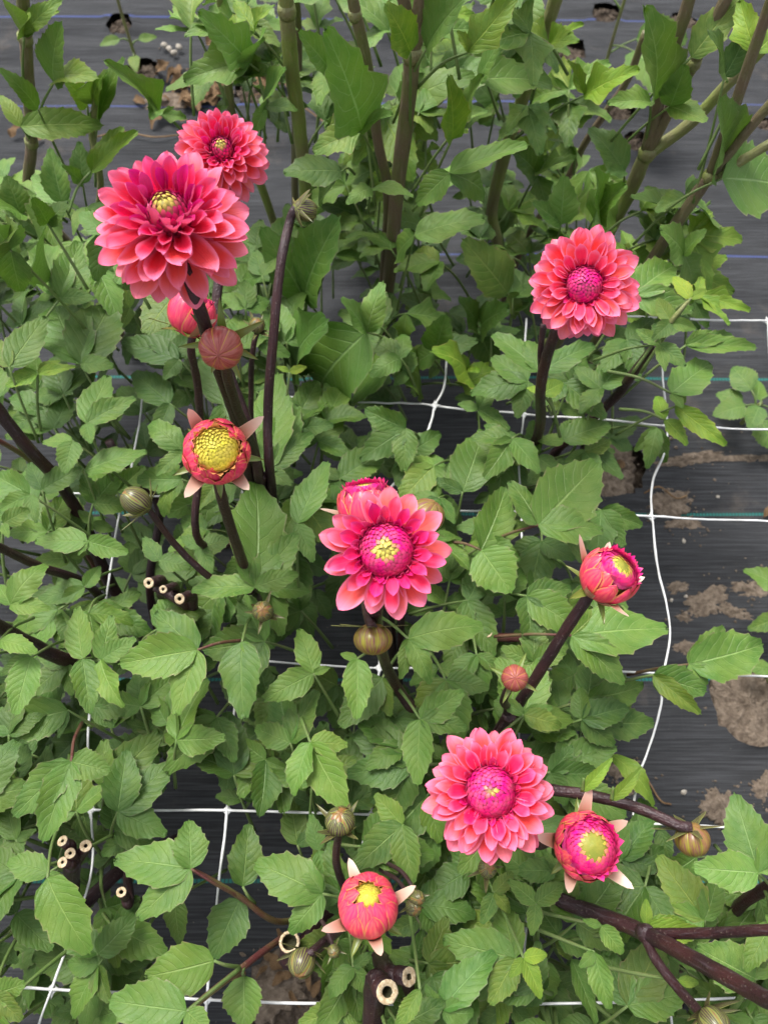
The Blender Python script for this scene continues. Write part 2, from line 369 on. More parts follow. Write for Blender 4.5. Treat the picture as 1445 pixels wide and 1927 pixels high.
# ------------------------------------------------------------------ leaf and petal meshes
def leaflet_mesh(seed, teeth=5, wid=0.5, tail=0.0, arch=0.05, fold=0.10, wave=0.03, lobe=0.0):
    r = random.Random(seed); rows = []          # (t midrib, t margin, half width)
    rows.append((0.0, 0.0, 0.012))
    def prof(t):
        if t < tail: return 0.03 + 0.04 * t / max(tail, .01)
        u = (t - tail) / (1 - tail)
        return wid * 0.5 * (math.sin(math.pi * min(1, u ** 0.72)) ** 0.82) * (1 - 0.12 * u) + 0.012
    k0 = tail + 0.10
    rows.append((k0 * .55, k0 * .5, prof(k0 * .55)))
    for k in range(teeth):
        t = k0 + (0.90 - k0) * k / (teeth - 1)
        j = 1 + r.uniform(-.07, .07)
        lb = 1 + lobe * (1.0 if k == 1 else -0.35 if k == 2 else 0)
        dt = (0.90 - k0) / (teeth - 1)
        rows.append((t - 0.12 * dt, t + 0.02 * dt, prof(t) * 0.985 * j * lb))
        rows.append((t + 0.02 * dt, t + 0.30 * dt, prof(t + .1 * dt) * 1.03 * j * lb))
        rows.append((t + 0.38 * dt, t + 0.44 * dt, prof(t + 0.42 * dt) * 0.925 * j * lb))
    rows.append((0.965, 0.965, 0.014)); rows.append((1.0, 1.0, 0.002))
    cols = (-1, -0.62, -0.28, 0, 0.28, 0.62, 1); V, F, U = [], [], []
    ph = r.uniform(0, 6); tw = r.uniform(-.25, .25)
    for i, (tm, te, w) in enumerate(rows):
        for c in cols:
            a = abs(c); t = tm + (te - tm) * a ** 1.5; x = w * c
            z = arch * 4 * t * (1 - t) + fold * a * w * 2.0 * (1 - .3 * t)
            z += wave * math.sin(9 * t + ph + (1.7 if c > 0 else 0)) * a * a * min(1, w * 6)
            z += 0.010 * math.sin(13 * t + ph * 2 + 2.3 * c) * a * min(1, w * 5)
            z += tw * x * (t - .4) * 0.9
            V.append((x, t, z)); U.append((0.5 + 0.5 * c, t))
    n = len(cols)
    for i in range(len(rows) - 1):
        for c in range(n - 1): F.append((i * n + c, i * n + c + 1, (i + 1) * n + c + 1, (i + 1) * n + c))
    return mk('leaflet', V, F, M['leaf'], U)
LM = {}
for k in range(8): LM['n', k] = leaflet_mesh(k, 5 + k % 3, 0.52, 0, 0.03 + 0.015 * (k % 4), 0.05 + 0.09 * (k % 3), 0.02 + .012 * (k % 4))
for k in range(4): LM['w', k] = leaflet_mesh(50 + k, 6, 0.52, 0, 0.05 + .05 * k, 0.20 - .08 * k, 0.05)     # waxy, more curled
for k in range(4): LM['t', k] = leaflet_mesh(90 + k, 6, 0.50, 0.22, 0.04 + 0.02 * k, 0.12, 0.03)            # on its own winged stalk
for k in range(4): LM['l', k] = leaflet_mesh(130 + k, 5, 0.50, 0.03, 0.05 + .03 * k, 0.15 + .06 * k, 0.06, 0.30)   # lobed
for k in range(4): LM['s', k] = leaflet_mesh(170 + k, 9, 0.50, 0, 0.06 + .02 * k, 0.10, 0.015)             # smooth margin
KEYN = {'n': 8, 'w': 4, 't': 4, 'l': 4, 's': 4}

def leaflet(parent, B, T, wr, kind='n', tint=(1, 1, 1), up=None, roll=None):
    d = T - B; L = d.length
    if L < 1e-3: return
    hint = up if up is not None else (Vector((0, 0, 1)) * 0.7 + (CAM - B).normalized() * 0.5)
    fr_ = frame(d, hint) @ Matrix.Rotation(rnd.gauss(0, 0.22) if roll is None else roll, 3, 'Y')
    w = wr / 0.52
    me = LM[kind, rnd.randrange(KEYN[kind])]
    v = rnd.uniform(0.80, 1.16); h = rnd.uniform(-.06, .06) + (.16 if rnd.random() < .07 else 0)
    add('leaflet', me, parent, xform(B, fr_, L * w * rnd.choice((-1, 1)) if False else L * w, L, L * rnd.uniform(.7, 1.2)),
        (tint[0] * v * (1 + h), tint[1] * v, tint[2] * v * (1 - h), 1))
PLANTS = {}
def petiole(plant, pts, r0, r1, mat, name='leaf', sub=5):
    c = spline(pts, sub); n = len(c)
    v, f, u = tube(c, [r0 + (r1 - r0) * i / (n - 1) for i in range(n)], 6)
    o0 = c[0]; v = [p - o0 for p in v]
    return add(name, mk(name, v, f, mat, u), PLANTS[plant], Matrix.Translation(o0))
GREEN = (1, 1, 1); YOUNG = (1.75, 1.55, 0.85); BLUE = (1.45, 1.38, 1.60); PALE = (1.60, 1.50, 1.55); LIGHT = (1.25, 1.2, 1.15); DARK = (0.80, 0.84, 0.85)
NLEAF = {}
def hero(plant, dep, jx, jy, tips, tint=GREEN, kind='n', droop=0.12, pet=None, mat='petiole', base=None):
    """a compound leaf whose leaflets spread from the joint at (jx, jy)"""
    J = pt((jx, jy, dep)); isY = isinstance(dep, tuple); TT = []
    for tp in tips:
        tx, ty, wr = tp[:3]
        if isY:
            T = atY(tx, ty, dep[1] + rnd.uniform(-.05, .05))
        else:
            T0 = at(tx, ty, dep); T = at(tx, ty, dep - droop * rnd.uniform(0.2, 1.3) * (T0 - J).length)
        TT.append((T, wr))
    mean = sum((t - J for t, _ in TT), Vector()) / len(TT)
    root = PLANTS[plant].location
    if pet is not None: E = pt(pet)
    else:
        back = (Vector((root.x, root.y, 0)) - Vector((J.x, J.y, 0)))
        back = back.normalized() * 0.5 - mean.normalized() * 0.5
        E = J + back.normalized() * rnd.uniform(0.045, 0.07) + Vector((0, 0, -0.095))
    mid = J.lerp(E, .5) + Vector((0, 0, 0.008))
    o = petiole(plant, [E, mid, J], 0.0021, 0.0014, M[mat])
    for T, wr in TT: leaflet(o, J, T, wr, kind, tint)
    NLEAF[plant] = NLEAF.get(plant, 0) + 1
    return o
def wild(plant, J, out, L, tint, n=3, kind='n', wr=.56, mat='petiole', slope=0.0):
    """a compound leaf placed directly in space"""
    out = out.normalized(); up = Vector((rnd.gauss(0, .25), rnd.gauss(0, .25), 1)).normalized()
    side = out.cross(up).normalized()
    E = J - out * L * rnd.uniform(.5, .9) + Vector((0, 0, -L * rnd.uniform(.9, 1.5)))
    o = petiole(plant, [E, J.lerp(E, .5) + Vector((0, 0, .01)), J], 0.0024, 0.0014, M[mat], sub=4)
    leaflet(o, J, J + out * L + Vector((0, 0, slope * L - rnd.uniform(0, .3) * L)), wr, kind, tint, up)
    for s in (-1, 1):
        a = rnd.uniform(.75, 1.25)
        d = out * math.cos(a) + side * s * math.sin(a)
        leaflet(o, J, J + d * L * rnd.uniform(.62, .9) + Vector((0, 0, slope * L * .5 - rnd.uniform(0, .3) * L)), wr * 1.05, kind, tint, up)
        if n >= 5:
            J2 = J.lerp(E, .42); a = rnd.uniform(1.0, 1.4); d = out * math.cos(a) + side * s * math.sin(a)
            leaflet(o, J2, J2 + d * L * rnd.uniform(.45, .7) + Vector((0, 0, -rnd.uniform(0, .25) * L)), wr * 1.05, kind, tint, up)
    NLEAF[plant] = NLEAF.get(plant, 0) + 1
    return o

def petal_mesh(seed, W, cup, bend, roll):
    r = random.Random(seed); nt_, cols = 10, (-1, -.72, -.36, 0, .36, .72, 1); V, F, U = [], [], []
    for i in range(nt_ + 1):
        t = 1 - (1 - i / nt_) ** 1.55
        w = W * 0.5 * ((t + .05) ** 0.62) * (max(0, 1 - t ** 3.1) ** 0.70) * 1.36 + 0.002
        rl = roll * max(0, 1 - t * 1.25) + cup
        for c in cols:
            a = c * rl * 1.9
            if abs(rl) > 1e-3: x, z = w * math.sin(a) / (rl * 1.9), w * (1 - math.cos(a)) / (rl * 1.9)
            else: x, z = w * c, 0
            z += bend * (t - t * t * .55) + 0.035 * math.sin(5 * t + seed * 1.3) * c + 0.018 * math.sin(11 * t + seed * 2.1) * c * c + 0.05 * max(0, t - .8) * c * c
            V.append((x, t, z)); U.append((.5 + .5 * c, t))
    n = len(cols)
    for i in range(nt_):
        for c in range(n - 1): F.append((i * n + c, i * n + c + 1, (i + 1) * n + c + 1, (i + 1) * n + c))
    return mk('petal', V, F, M['petal'], U)
PM = {}
for k in range(7):
    PM['outer', k] = petal_mesh(k, .43, .24 + .05 * (k % 2), -.05 + .05 * (k % 3), .55)
    PM['mid', k] = petal_mesh(20 + k, .44, .40 + .06 * (k % 2), .02 + .04 * (k % 3), .8)
    PM['inner', k] = petal_mesh(40 + k, .48, .66, .12 + .04 * (k % 3), .9)
def scale_dome(c, axis, rad, n, h, tintf, open_=0.35, r0=0.06, name='center_florets', parent=None, size=1.0, shd=.45):
    """tight spiral of small florets over a dome"""
    A = frame(axis.orthogonal(), axis); V, F, Cc = [], [], []
    nseg, nr = 20, 6                                     # the dome underneath
    for k in range(nr + 1):
        th = math.pi * .5 * k / nr
        for s in range(nseg):
            a = 2 * math.pi * s / nseg
            V.append(A @ Vector((math.sin(th) * math.cos(a) * rad * .93, math.sin(th) * math.sin(a) * rad * .93, math.cos(th) * h * .90)))
            Cc.append((*[x * (.45 if shd < .5 else .9) for x in tintf(th / (math.pi * .5))], 1))  # dome colour darkened to stand for shade in the gaps between florets
    for k in range(nr):
        for s in range(nseg): F.append((k * nseg + s, (k + 1) * nseg + s, (k + 1) * nseg + (s + 1) % nseg, k * nseg + (s + 1) % nseg))
    for i in range(n):
        f = ((i + .5) / n) ** .60; f = r0 + (1 - r0) * f
        th = f * math.pi * .5; az = i * 2.39996 + rnd.gauss(0, .03)
        p = Vector((math.sin(th) * math.cos(az) * rad, math.sin(th) * math.sin(az) * rad, math.cos(th) * h))
        rdir = Vector((math.cos(az), math.sin(az), 0)); nrm = (rdir * math.sin(th) * h + Vector((0, 0, math.cos(th) * rad))).normalized()
        tang = (rdir * -math.cos(th) * rad + Vector((0, 0, math.sin(th) * h))).normalized()    # towards the pole
        sd_ = tang.cross(nrm)
        sz = rad * size * (0.085 + 0.205 * f) * rnd.uniform(.9, 1.1)
        lift = open_ * (.4 + f)
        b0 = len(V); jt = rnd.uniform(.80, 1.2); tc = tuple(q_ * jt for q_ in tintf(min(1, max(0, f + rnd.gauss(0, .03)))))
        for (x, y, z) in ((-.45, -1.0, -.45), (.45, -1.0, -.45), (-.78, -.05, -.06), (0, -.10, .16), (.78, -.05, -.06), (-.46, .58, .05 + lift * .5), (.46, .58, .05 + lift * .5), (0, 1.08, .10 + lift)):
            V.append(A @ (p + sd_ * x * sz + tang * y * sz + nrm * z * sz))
            k_ = shd + (1 - shd) * min(1, (y + 1) / 1.4); k_ *= 1.10 if y > .5 else 1  # painted shading: floret bases darkened, tips brightened
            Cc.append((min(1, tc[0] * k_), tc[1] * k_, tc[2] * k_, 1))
        F += [(b0, b0 + 1, b0 + 3), (b0, b0 + 3, b0 + 2), (b0 + 1, b0 + 4, b0 + 3), (b0 + 2, b0 + 3, b0 + 5), (b0 + 3, b0 + 4, b0 + 6), (b0 + 3, b0 + 6, b0 + 5), (b0 + 5, b0 + 6, b0 + 7)]
    me = mk(name, V, F, M['tint'], None, Cc)
    return add(name, me, parent, Matrix.Translation(c))
def lerp3(a, b, t): t = max(0, min(1, t)); return tuple(x + (y - x) * t for x, y in zip(a, b))
YEL, MAG, DMAG, CORAL = (0.66, 0.56, 0.10), (0.76, 0.006, 0.23), (0.40, 0.004, 0.13), (0.80, 0.16, 0.10)
def core_tint(ry):
    return lambda f: lerp3(YEL, MAG, (f - ry) / .10) if f < ry + .12 else lerp3(MAG, (0.74, 0.003, 0.20), f)
def axis_of(c, tup, tcam, extra=(0, 0, 0)):
    return (Vector((0, 0, 1)) * tup + (CAM - c).normalized() * tcam + Vector(extra)).normalized()
def receptacle(parent_name, c, axis, r, mat, name):
    A = frame(axis.orthogonal(), axis); V, F = [], []; prof = ((0, -1.0), (.35, -.95), (.75, -.6), (1, -.1), (.9, .35), (.5, .6), (0, .65)); seg = 12
    for rr, zz in prof:
        for s in range(seg):
            a = 2 * math.pi * s / seg; V.append(A @ Vector((rr * r * math.cos(a), rr * r * math.sin(a), zz * r)))
    for k in range(len(prof) - 1):
        for s in range(seg): F.append((k * seg + s, k * seg + (s + 1) % seg, (k + 1) * seg + (s + 1) % seg, (k + 1) * seg + s))
    return add(name, mk(name, V, F, mat), PLANTS[parent_name], Matrix.Translation(c))
def bloom(plant, c, axis, Rad, rings, dome, ndome, ry, label=None, hdome=.55, zc=0.0, spin=0.0, wmul=1.0):
    """rings: list of (count, inclination, length, base radius, base height, mesh kind, ring fraction)"""
    o = receptacle(plant, c - axis * Rad * .18, axis, Rad * .24, M['sepal'], 'flower')
    if label: o['label'] = label
    A = frame(axis.orthogonal(), axis); e1, e2 = A.col[0], A.col[1]
    for q, (cnt, inc, ln, rb, hb, kind, fr_) in enumerate(rings):
        for i in range(cnt):
            psi = spin + q * 1.13 + 2 * math.pi * (i + rnd.uniform(-.16, .16)) / cnt
            phi = R(inc) + rnd.gauss(0, .10); L = Rad * ln * rnd.uniform(.88, 1.09)
            r_ = e1 * math.cos(psi) + e2 * math.sin(psi)
            y = axis * math.cos(phi) + r_ * math.sin(phi); z = axis * math.sin(phi) - r_ * math.cos(phi)
            p = c + r_ * Rad * rb + axis * Rad * hb
            m3 = frame(y, z) @ Matrix.Rotation(rnd.gauss(0, .17), 3, 'Y') @ Matrix.Rotation(rnd.gauss(0, .06), 3, 'Z')
            w = L * wmul * rnd.uniform(.92, 1.10) * (1.30 if ln < .6 else 1.0)
            pale = max(0, rnd.gauss(0.02, .08)) + (.28 * rnd.random() if fr_ > .93 else 0)
            add('petal', PM[kind, rnd.randrange(7)], o, xform(p, m3, w, L, L), (fr_ + rnd.gauss(0, .035), min(pale, .8), 0, 1))
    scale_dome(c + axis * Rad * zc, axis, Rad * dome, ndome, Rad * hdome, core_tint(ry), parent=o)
    return o
def strip(parent, name, mat, c, A, rad, sq, az, hw, th0, th1, off=0.0, flare=None, tipw=0.06, n=7, curl=0.0, wp=0.8):
    """a bract or petal lying along a meridian of the bud; flare = (t0, outward, down)"""
    V, F, U = [], [], []; cols = (-1, -.5, 0, .5, 1)
    for i in range(n + 1):
        t = i / n; th = th0 + (th1 - th0) * t
        ww = hw * min(1, .45 + 1.6 * t) * max(0, 1 - t ** (3 + 9 * tipw)) ** .6 if (wp and not flare) else hw
        for cc in cols:
            st = math.sin(th); a = az + cc * ww / max(.35, st) if wp else az + cc * hw
            rr = rad * (1 + off + 0.05 * (1 - cc * cc))
            p = Vector((st * math.cos(a) * rr, st * math.sin(a) * rr, -math.cos(th) * rr * sq))
            if flare and t > flare[0]:
                k = (t - flare[0]) / (1 - flare[0]); ro = Vector((math.cos(az), math.sin(az), 0))
                p0 = Vector((math.sin(th0 + (th1 - th0) * flare[0]) * math.cos(a) * rr, math.sin(th0 + (th1 - th0) * flare[0]) * math.sin(a) * rr, -math.cos(th0 + (th1 - th0) * flare[0]) * rr * sq))
                axw = ro.cross(Vector((0, 0, 1)))
                sh = p0 - ro * p0.dot(ro) - Vector((0, 0, p0.z)); wsc = max(0, 1 - k ** 3.4) ** .55 * (1 - .28 * k)
                p = ro * (p0.dot(ro) + flare[1] * rad * (k + .3 * k * k)) + Vector((0, 0, p0.z + flare[2] * rad * k ** 1.2 + curl * rad * k * k)) + sh * wsc + ro * (.10 * rad * (1 - cc * cc) * -k)
            V.append(A @ p); U.append((.5 + .5 * cc, t))
    for i in range(n):
        for k in range(4): F.append((i * 5 + k, i * 5 + k + 1, i * 5 + k + 6, i * 5 + k + 5))
    return add(name, mk(name, V, F, mat, U), parent, Matrix.Translation(c))
def bud_base(plant, c, axis, rad, sq, mat, name='bud', label=None):
    A = frame(axis.orthogonal(), axis) @ Matrix.Rotation(rnd.uniform(0, 6), 3, 'Z'); V, F = [], []; seg, rings = 14, 9
    for k in range(rings + 1):
        th = math.pi * k / rings
        for s in range(seg):
            a = 2 * math.pi * s / seg; V.append(A @ Vector((math.sin(th) * math.cos(a) * rad * .95, math.sin(th) * math.sin(a) * rad * .95, -math.cos(th) * rad * .95 * sq)))
    for k in range(rings):
        for s in range(seg): F.append((k * seg + s, k * seg + (s + 1) % seg, (k + 1) * seg + (s + 1) % seg, (k + 1) * seg + s))
    o = add(name, mk(name, V, F, mat), PLANTS[plant], Matrix.Translation(c))
    if label: o['label'] = label
    return o, A
def sepals(o, c, A, rad, sq, n, mat, out=.9, down=-.2, az0=0., hw=.30, curl=.0):
    for i in range(n):
        strip(o, 'sepal', mat, c, A, rad, sq, az0 + i * 2 * math.pi / n + rnd.gauss(0, .12), hw, R(12), R(75), .03,
              (.22, 1.65 * out * rnd.uniform(.8, 1.2), down * rnd.uniform(.6, 1.4)), n=8, curl=curl)
def opening_bud(plant, c, axis, rad, rim, ry, label, nb=5, ns=5, pinkrim=True, sq=1.0):
    o, A = bud_base(plant, c, axis, rad * .86, sq * .92, M['budgreen'], label=label)
    for L_, (n_, top, off) in enumerate(((9, rim + 16, .08), (10, rim + 8, .04), (11, rim, 0.0))):
        for i in range(n_):
            strip(o, 'petal', M['budpetal'], c, A, rad, sq, L_ * .35 + 2 * math.pi * i / n_ + rnd.gauss(0, .06), .42, R(20), R(180 - top + rnd.uniform(-14, 9)), off + rnd.uniform(-.02, .05), tipw=rnd.uniform(.02, .2), n=10, wp=.45)
    for i in range(nb):
        strip(o, 'bract', M['pinkbract'], c, A, rad, sq, .5 + 2 * math.pi * i / nb + rnd.gauss(0, .15), .23, R(18), R(104), .14,
              (.60, rnd.uniform(.45, .75), rnd.uniform(.25, .6)), n=18, curl=rnd.uniform(-.1, .25))
    sepals(o, c, A, rad * .8, sq * 1.15, ns, M['sepal'], .75, -.35, .3, .46)
    ax = A.col[2]; rr = math.sin(R(rim)) * rad
    def tf(f):
        if not pinkrim: return lerp3((0.66, 0.60, 0.04), (0.74, 0.62, 0.10), f * 1.2) if f < .86 else (0.70, 0.30, 0.10)
        return lerp3((0.70, 0.60, 0.05), (0.74, 0.62, 0.08), f * 2) if f < ry else lerp3((0.72, 0.42, 0.10), MAG, (f - ry) / .14)
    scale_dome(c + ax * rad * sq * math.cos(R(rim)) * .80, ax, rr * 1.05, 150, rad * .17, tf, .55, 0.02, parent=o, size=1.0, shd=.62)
    return o
def ball_bud(plant, c, axis, rad, sq, mat, label, ns=5, n=8, sep='sepal'):
    o, A = bud_base(plant, c, axis, rad, sq, M['budgreen'], label=label)
    for i in range(n):
        strip(o, 'bract', mat, c, A, rad, sq, 2 * math.pi * i / n, math.pi / n * 1.06, R(8), R(179.5), .012 * (i % 2), n=12, wp=0)
    if ns: sepals(o, c, A, rad * .8, sq * 1.1, ns, M[sep], 1.0, -.1, .2, .52)
    return o
def striped_bud(plant, c, axis, rad, sq, label=None, nfl=3, out=1.0, down=.6):
    o, A = bud_base(plant, c, axis, rad * .95, sq, M['budgreen'], label=label)
    for i in range(6):
        strip(o, 'bract', M['ballg'], c, A, rad, sq, .4 + i * math.pi / 3, .54, R(8), R(179.5), 0, n=10, wp=0)
    for i in range(7):
        strip(o, 'sepal', M['striped'], c, A, rad, sq, i * 2 * math.pi / 7 + rnd.gauss(0, .14), rnd.uniform(.48, .66), R(8), R(rnd.uniform(138, 174)), .06 + .02 * (i % 2), n=10, tipw=.02)
    for i in range(nfl):
        strip(o, 'sepal', M['striped'], c, A, rad, sq, .5 + i * 2 * math.pi / nfl + rnd.gauss(0, .2), .46, R(8), R(110), .10, (.30, 1.6 * out * rnd.uniform(.7, 1.2), down * rnd.uniform(.6, 1.5)), n=12, curl=.3)
    sepals(o, c, A, rad * .9, sq, 4, M['striped'], 1.0, .35, .9, .50, .3)
    return o
def stem(plant, pts, r0, r1=None, mat='stem', name='stem', root=True, sub=7, label=None):
    """pts from the top downwards; carried on to the plant's foot"""
    P = [p if isinstance(p, Vector) else pt(p) for p in pts]
    if root:
        f = PLANTS[plant].location; e = P[-1]; P += [e.lerp(Vector((f.x, f.y, e.z * .45)), .6), Vector((f.x + rnd.uniform(-.015, .015), f.y + rnd.uniform(-.015, .015), -.01))]
    c = spline(P, sub); n = len(c); r1 = r1 if r1 is not None else r0 * 1.25
    v, f_, u = tube(c, [r0 + (r1 - r0) * min(1, i / (n - 1)) for i in range(n)], 10, True, .12)
    o0 = c[-1]
    o = add(name, mk(name, [p - o0 for p in v], f_, M[mat], [(a, b * n * .2) for a, b in u]), PLANTS[plant], Matrix.Translation(o0))
    if label: o['label'] = label
    return o
def node_ring(plant, p, d, r, mat='gstem'):
    d = d.normalized(); c = [p - d * r * .8, p - d * r * .35, p, p + d * r * .35, p + d * r * .8]
    v, f, u = tube(c, [r * .92, r * 1.04, r * 1.12, r * 1.04, r * .92], 12)
    return add('stem_node', mk('stem_node', [q - p for q in v], f, M[mat], u), PLANTS[plant], Matrix.Translation(p))
def cut_stem(plant, top, dirv, r, length=.05, hollow=.5, mat='stem', foot=None):
    """a pruned stub with a pale cut ring"""
    d = dirv.normalized(); e = foot if foot is not None else top - d * length
    o = stem(plant, [top - d * 1.7 * r, top - d * max(length * .5, 2.2 * r), e], r, r * 1.1, mat, 'cut_stem', root=foot is None and length > .04)
    x = d.orthogonal().normalized(); y = d.cross(x); V, F, Cc = [], [], []; seg = 14
    for k, (rr, zz) in enumerate(((1.02, -1.9), (1.03, .05), (.86, .10), (hollow, .03), (hollow * .92, -.5), (hollow * .9, -1.4))):
        for s in range(seg):
            a = 2 * math.pi * s / seg; V.append(x * math.cos(a) * rr * r + y * math.sin(a) * rr * r + d * (zz * r + (.20 * r * noise.noise(Vector((math.cos(a) * 2, math.sin(a) * 2, top.x * 90))))))
    for k in range(5):
        for s in range(seg): F.append((k * seg + s, k * seg + (s + 1) % seg, (k + 1) * seg + (s + 1) % seg, (k + 1) * seg + s))
    F.append(tuple(range(5 * seg, 6 * seg)))
    me = mk('cut_face', V, F, M['cut']); me.materials.append(M['hollow']); me.materials.append(M[mat])
    for i, p in enumerate(me.polygons):
        if i >= 3 * seg: p.material_index = 1
        elif i < seg: p.material_index = 2
    add('cut_face', me, o, Matrix.Translation(top + d * r * .12))
    return o

# ------------------------------------------------------------------ the plants (feet on the ground)
def plant(key, x, y, label, name='dahlia_plant', cat='dahlia', group='dahlias growing through the netting'):
    PLANTS[key] = thing(name, label, cat, (x, y, 0), group)
plant('A', -.15, .42, 'coral dahlia with two full double blooms and tall purple stems in a cluster')
plant('B', -.37, .30, 'leafy dahlia with dark bare stems beside the plant with two full blooms')
plant('C', .02, .22, 'dahlia with one half double bloom showing a yellow eye and long outer petals')
plant('D', .11, .09, 'dahlia with a round coral bloom and two opening buds beside the bare fabric')
plant('E', .20, .52, 'dahlia with a single coral bloom in front of the tall green stems')
plant('G', -.04, -.04, 'dahlia with a fat opening bud above pruned hollow purple stems')
plant('H', -.33, .02, 'leafy dahlia with a pruned stub of pale cut stems and no flower')
plant('K', .17, -.10, 'dahlia with a long dark branching stem and no open flower')
plant('M', .40, .00, 'leafy green dahlia beside a drooping green bud')
plant('Q1', -.50, .93, 'tall dahlia with one brown stem next to bare black fabric', group='tall dahlias behind the pink ones')
plant('Q2', -.16, .95, 'tall flowerless dahlia with thick olive stem behind the two full blooms', group='tall dahlias behind the pink ones')
plant('Q4', 0.0, .86, 'tall flowerless dahlia with a thick stem forking at a pale ring', group='tall dahlias behind the pink ones')
plant('Q5', .22, 1.0, 'tall flowerless dahlia with bright green upper stem between the thick stems', group='tall dahlias behind the pink ones')
plant('Q6', .30, .90, 'tall flowerless dahlia whose olive stem splits into three branches', group='tall dahlias behind the pink ones')
plant('Q7', .38, .78, 'tall flowerless dahlia with brown stem splitting beside the bare fabric', group='tall dahlias behind the pink ones')

# ---- plant A: the two full blooms and the bud cluster
c1 = atd(324, 424, .575); a1 = axis_of(c1, .80, .42, (-.05, .16, 0))
bloom('A', c1, a1, .0530, [(10, 20, .44, .30, .22, 'inner', .06), (12, 33, .54, .30, .18, 'inner', .18), (13, 46, .66, .26, .13, 'mid', .36), (14, 59, .80, .20, .06, 'mid', .54),
      (15, 72, .92, .15, -.02, 'outer', .74), (16, 86, 1.0, .10, -.10, 'outer', .90), (15, 100, 1.02, .08, -.16, 'outer', 1.0), (9, 112, .98, .06, -.22, 'outer', 1.0)], .34, 130, .26, 'large full coral bloom with magenta heart', .44, .10)
c2 = atd(419, 290, .80); a2 = axis_of(c2, .45, .70, (0, .12, 0))
bloom('A', c2, a2, .0445, [(10, 28, .42, .28, .20, 'inner', .22), (13, 40, .55, .26, .16, 'mid', .42), (15, 53, .70, .20, .10, 'mid', .60), (17, 67, .84, .14, .04, 'mid', .76),
      (19, 82, .93, .10, -.03, 'outer', .88), (20, 97, .98, .08, -.12, 'outer', .95), (18, 112, .98, .06, -.20, 'outer', 1.0)], .30, 110, .20, 'smaller full bloom behind the large one', .40, .12)
FK = at(490, 897, .50)
stem('A', [c1 - a1 * .012, atd(372, 570, .60), atd(410, 690, .68), atd(445, 790, .77), FK + Vector((-.012, 0, 0))], .0052, .0066)
stem('A', [c2 - a2 * .01, atd(418, 470, .80), atd(408, 590, .80), atd(432, 700, .82), atd(468, 800, .85), FK], .0048, .0060)
cs8 = atd(574, 395, .78); stem('A', [cs8 - Vector((.5, .2, -.35)).normalized() * .009, atd(552, 398, .775), atd(543, 425, .78), atd(528, 500, .78), atd(515, 630, .80), atd(504, 780, .85), FK + Vector((.012, 0, .003))], .0042, .0060)
striped_bud('A', cs8, Vector((.5, .2, -.35)).normalized(), .0105, 1.15, 'striped green bud with a hint of pink on a bent stem', 3, .7, .3)
cb5 = atd(362, 588, .70); stem('A', [cb5 + Vector((0, -.012, -.012)), atd(360, 660, .72), atd(374, 740, .77), atd(378, 860, .84), atd(376, 1020, .90)], .0036, .0050)
opening_bud('A', cb5, Vector((.35, .65, .45)).normalized(), .0195, 40, .3, 'coral bud seen from behind its green sepals', 2, 6)
cc1 = atd(416, 655, .62); stem('A', [cc1 + Vector((.002, .008, -.010)), atd(424, 690, .66), atd(447, 770, .74), atd(480, 850, .84), FK + Vector((0, -.008, 0))], .0044, .0056)
ball_bud('A', cc1, Vector((.02, -.62, .40)).normalized(), .0170, .86, M['ball'], 'round brown purple bud with yellow seams', 7)
cs9 = atd(484, 612, .80); striped_bud('A', cs9, Vector((.1, .1, .8)).normalized(), .0075, 1.0, None, 2)
stem('A', [cs9 + Vector((0, 0, -.006)), atd(476, 660, .82), atd(473, 730, .86), atd(478, 830, .92)], .0028, .0036)
cb1 = atd(407, 850, .655); ab1 = axis_of(cb1, .18, .95, (.04, .06, 0))
opening_bud('A', cb1, ab1, .0250, 44, .62, 'opening bud with wide yellow centre and pale bracts', 4, 5, False, .86)
stem('A', [cb1 - ab1 * .018, atd(415, 925, .70), atd(437, 1000, .76), atd(466, 1085, .84), at(474, 1110, .47)], .0048, .0060)
cs1 = atd(256, 943, .74); stem('A', [cs1 + Vector((.008, 0, -.004)), atd(290, 972, .755), atd(335, 1030, .79), atd(390, 1082, .82), at(446, 1112, .47)], .0030, .0044)
striped_bud('A', cs1, Vector((-.6, .3, .5)).normalized(), .0120, 1.15, 'striped purple and green bud nodding over the leaves', 3)
cs2 = atd(495, 1150, .78); striped_bud('A', cs2, axis_of(cs2, .5, .6), .0095, 1.1, 'small striped bud sitting in a leaf collar', 2, .5, .2)
stem('A', [cs2 + Vector((0, 0, -.008)), at(488, 1125, .47), at(480, 1110, .43)], .0030, .0036)
node_ring('A', FK, Vector((0, 0, 1)), .0075, 'stem')
# ---- plant B: bare dark stems leaning out of the frame
stem('B', [(-60, 690, .62), (0, 775, .56), (60, 850, .50), (110, 905, .44), (158, 985, .36)], .0068, .0085)
stem('B', [(-40, 810, .50), (0, 830, .48), (60, 870, .42), (100, 930, .36)], .0030, .004, 'rpetiole')
stem('B', [(-60, 1000, .60), (0, 1030, .55), (80, 1068, .48), (165, 1100, .40)], .0045, .006)
stem('B', [(-60, 1150, .58), (0, 1180, .52), (60, 1212, .47), (140, 1243, .40)], .0070, .0085)
stem('B', [(205, 830, .40), (250, 900, .34), (300, 960, .28)], .0055, .0065)
for px, py, r in ((281, 1097, .0058), (308, 1109, .0044), (339, 1127, .0058)):
    cut_stem('B', at(px, py, .50), Vector((-.15, -.35, .8)), r, .06, .38, foot=at(px + 25, py + 22, .44))
stem('B', [(292, 1104, .475), (315, 1116, .47), (352, 1140, .45), (395, 1180, .33)], .0055, .007)
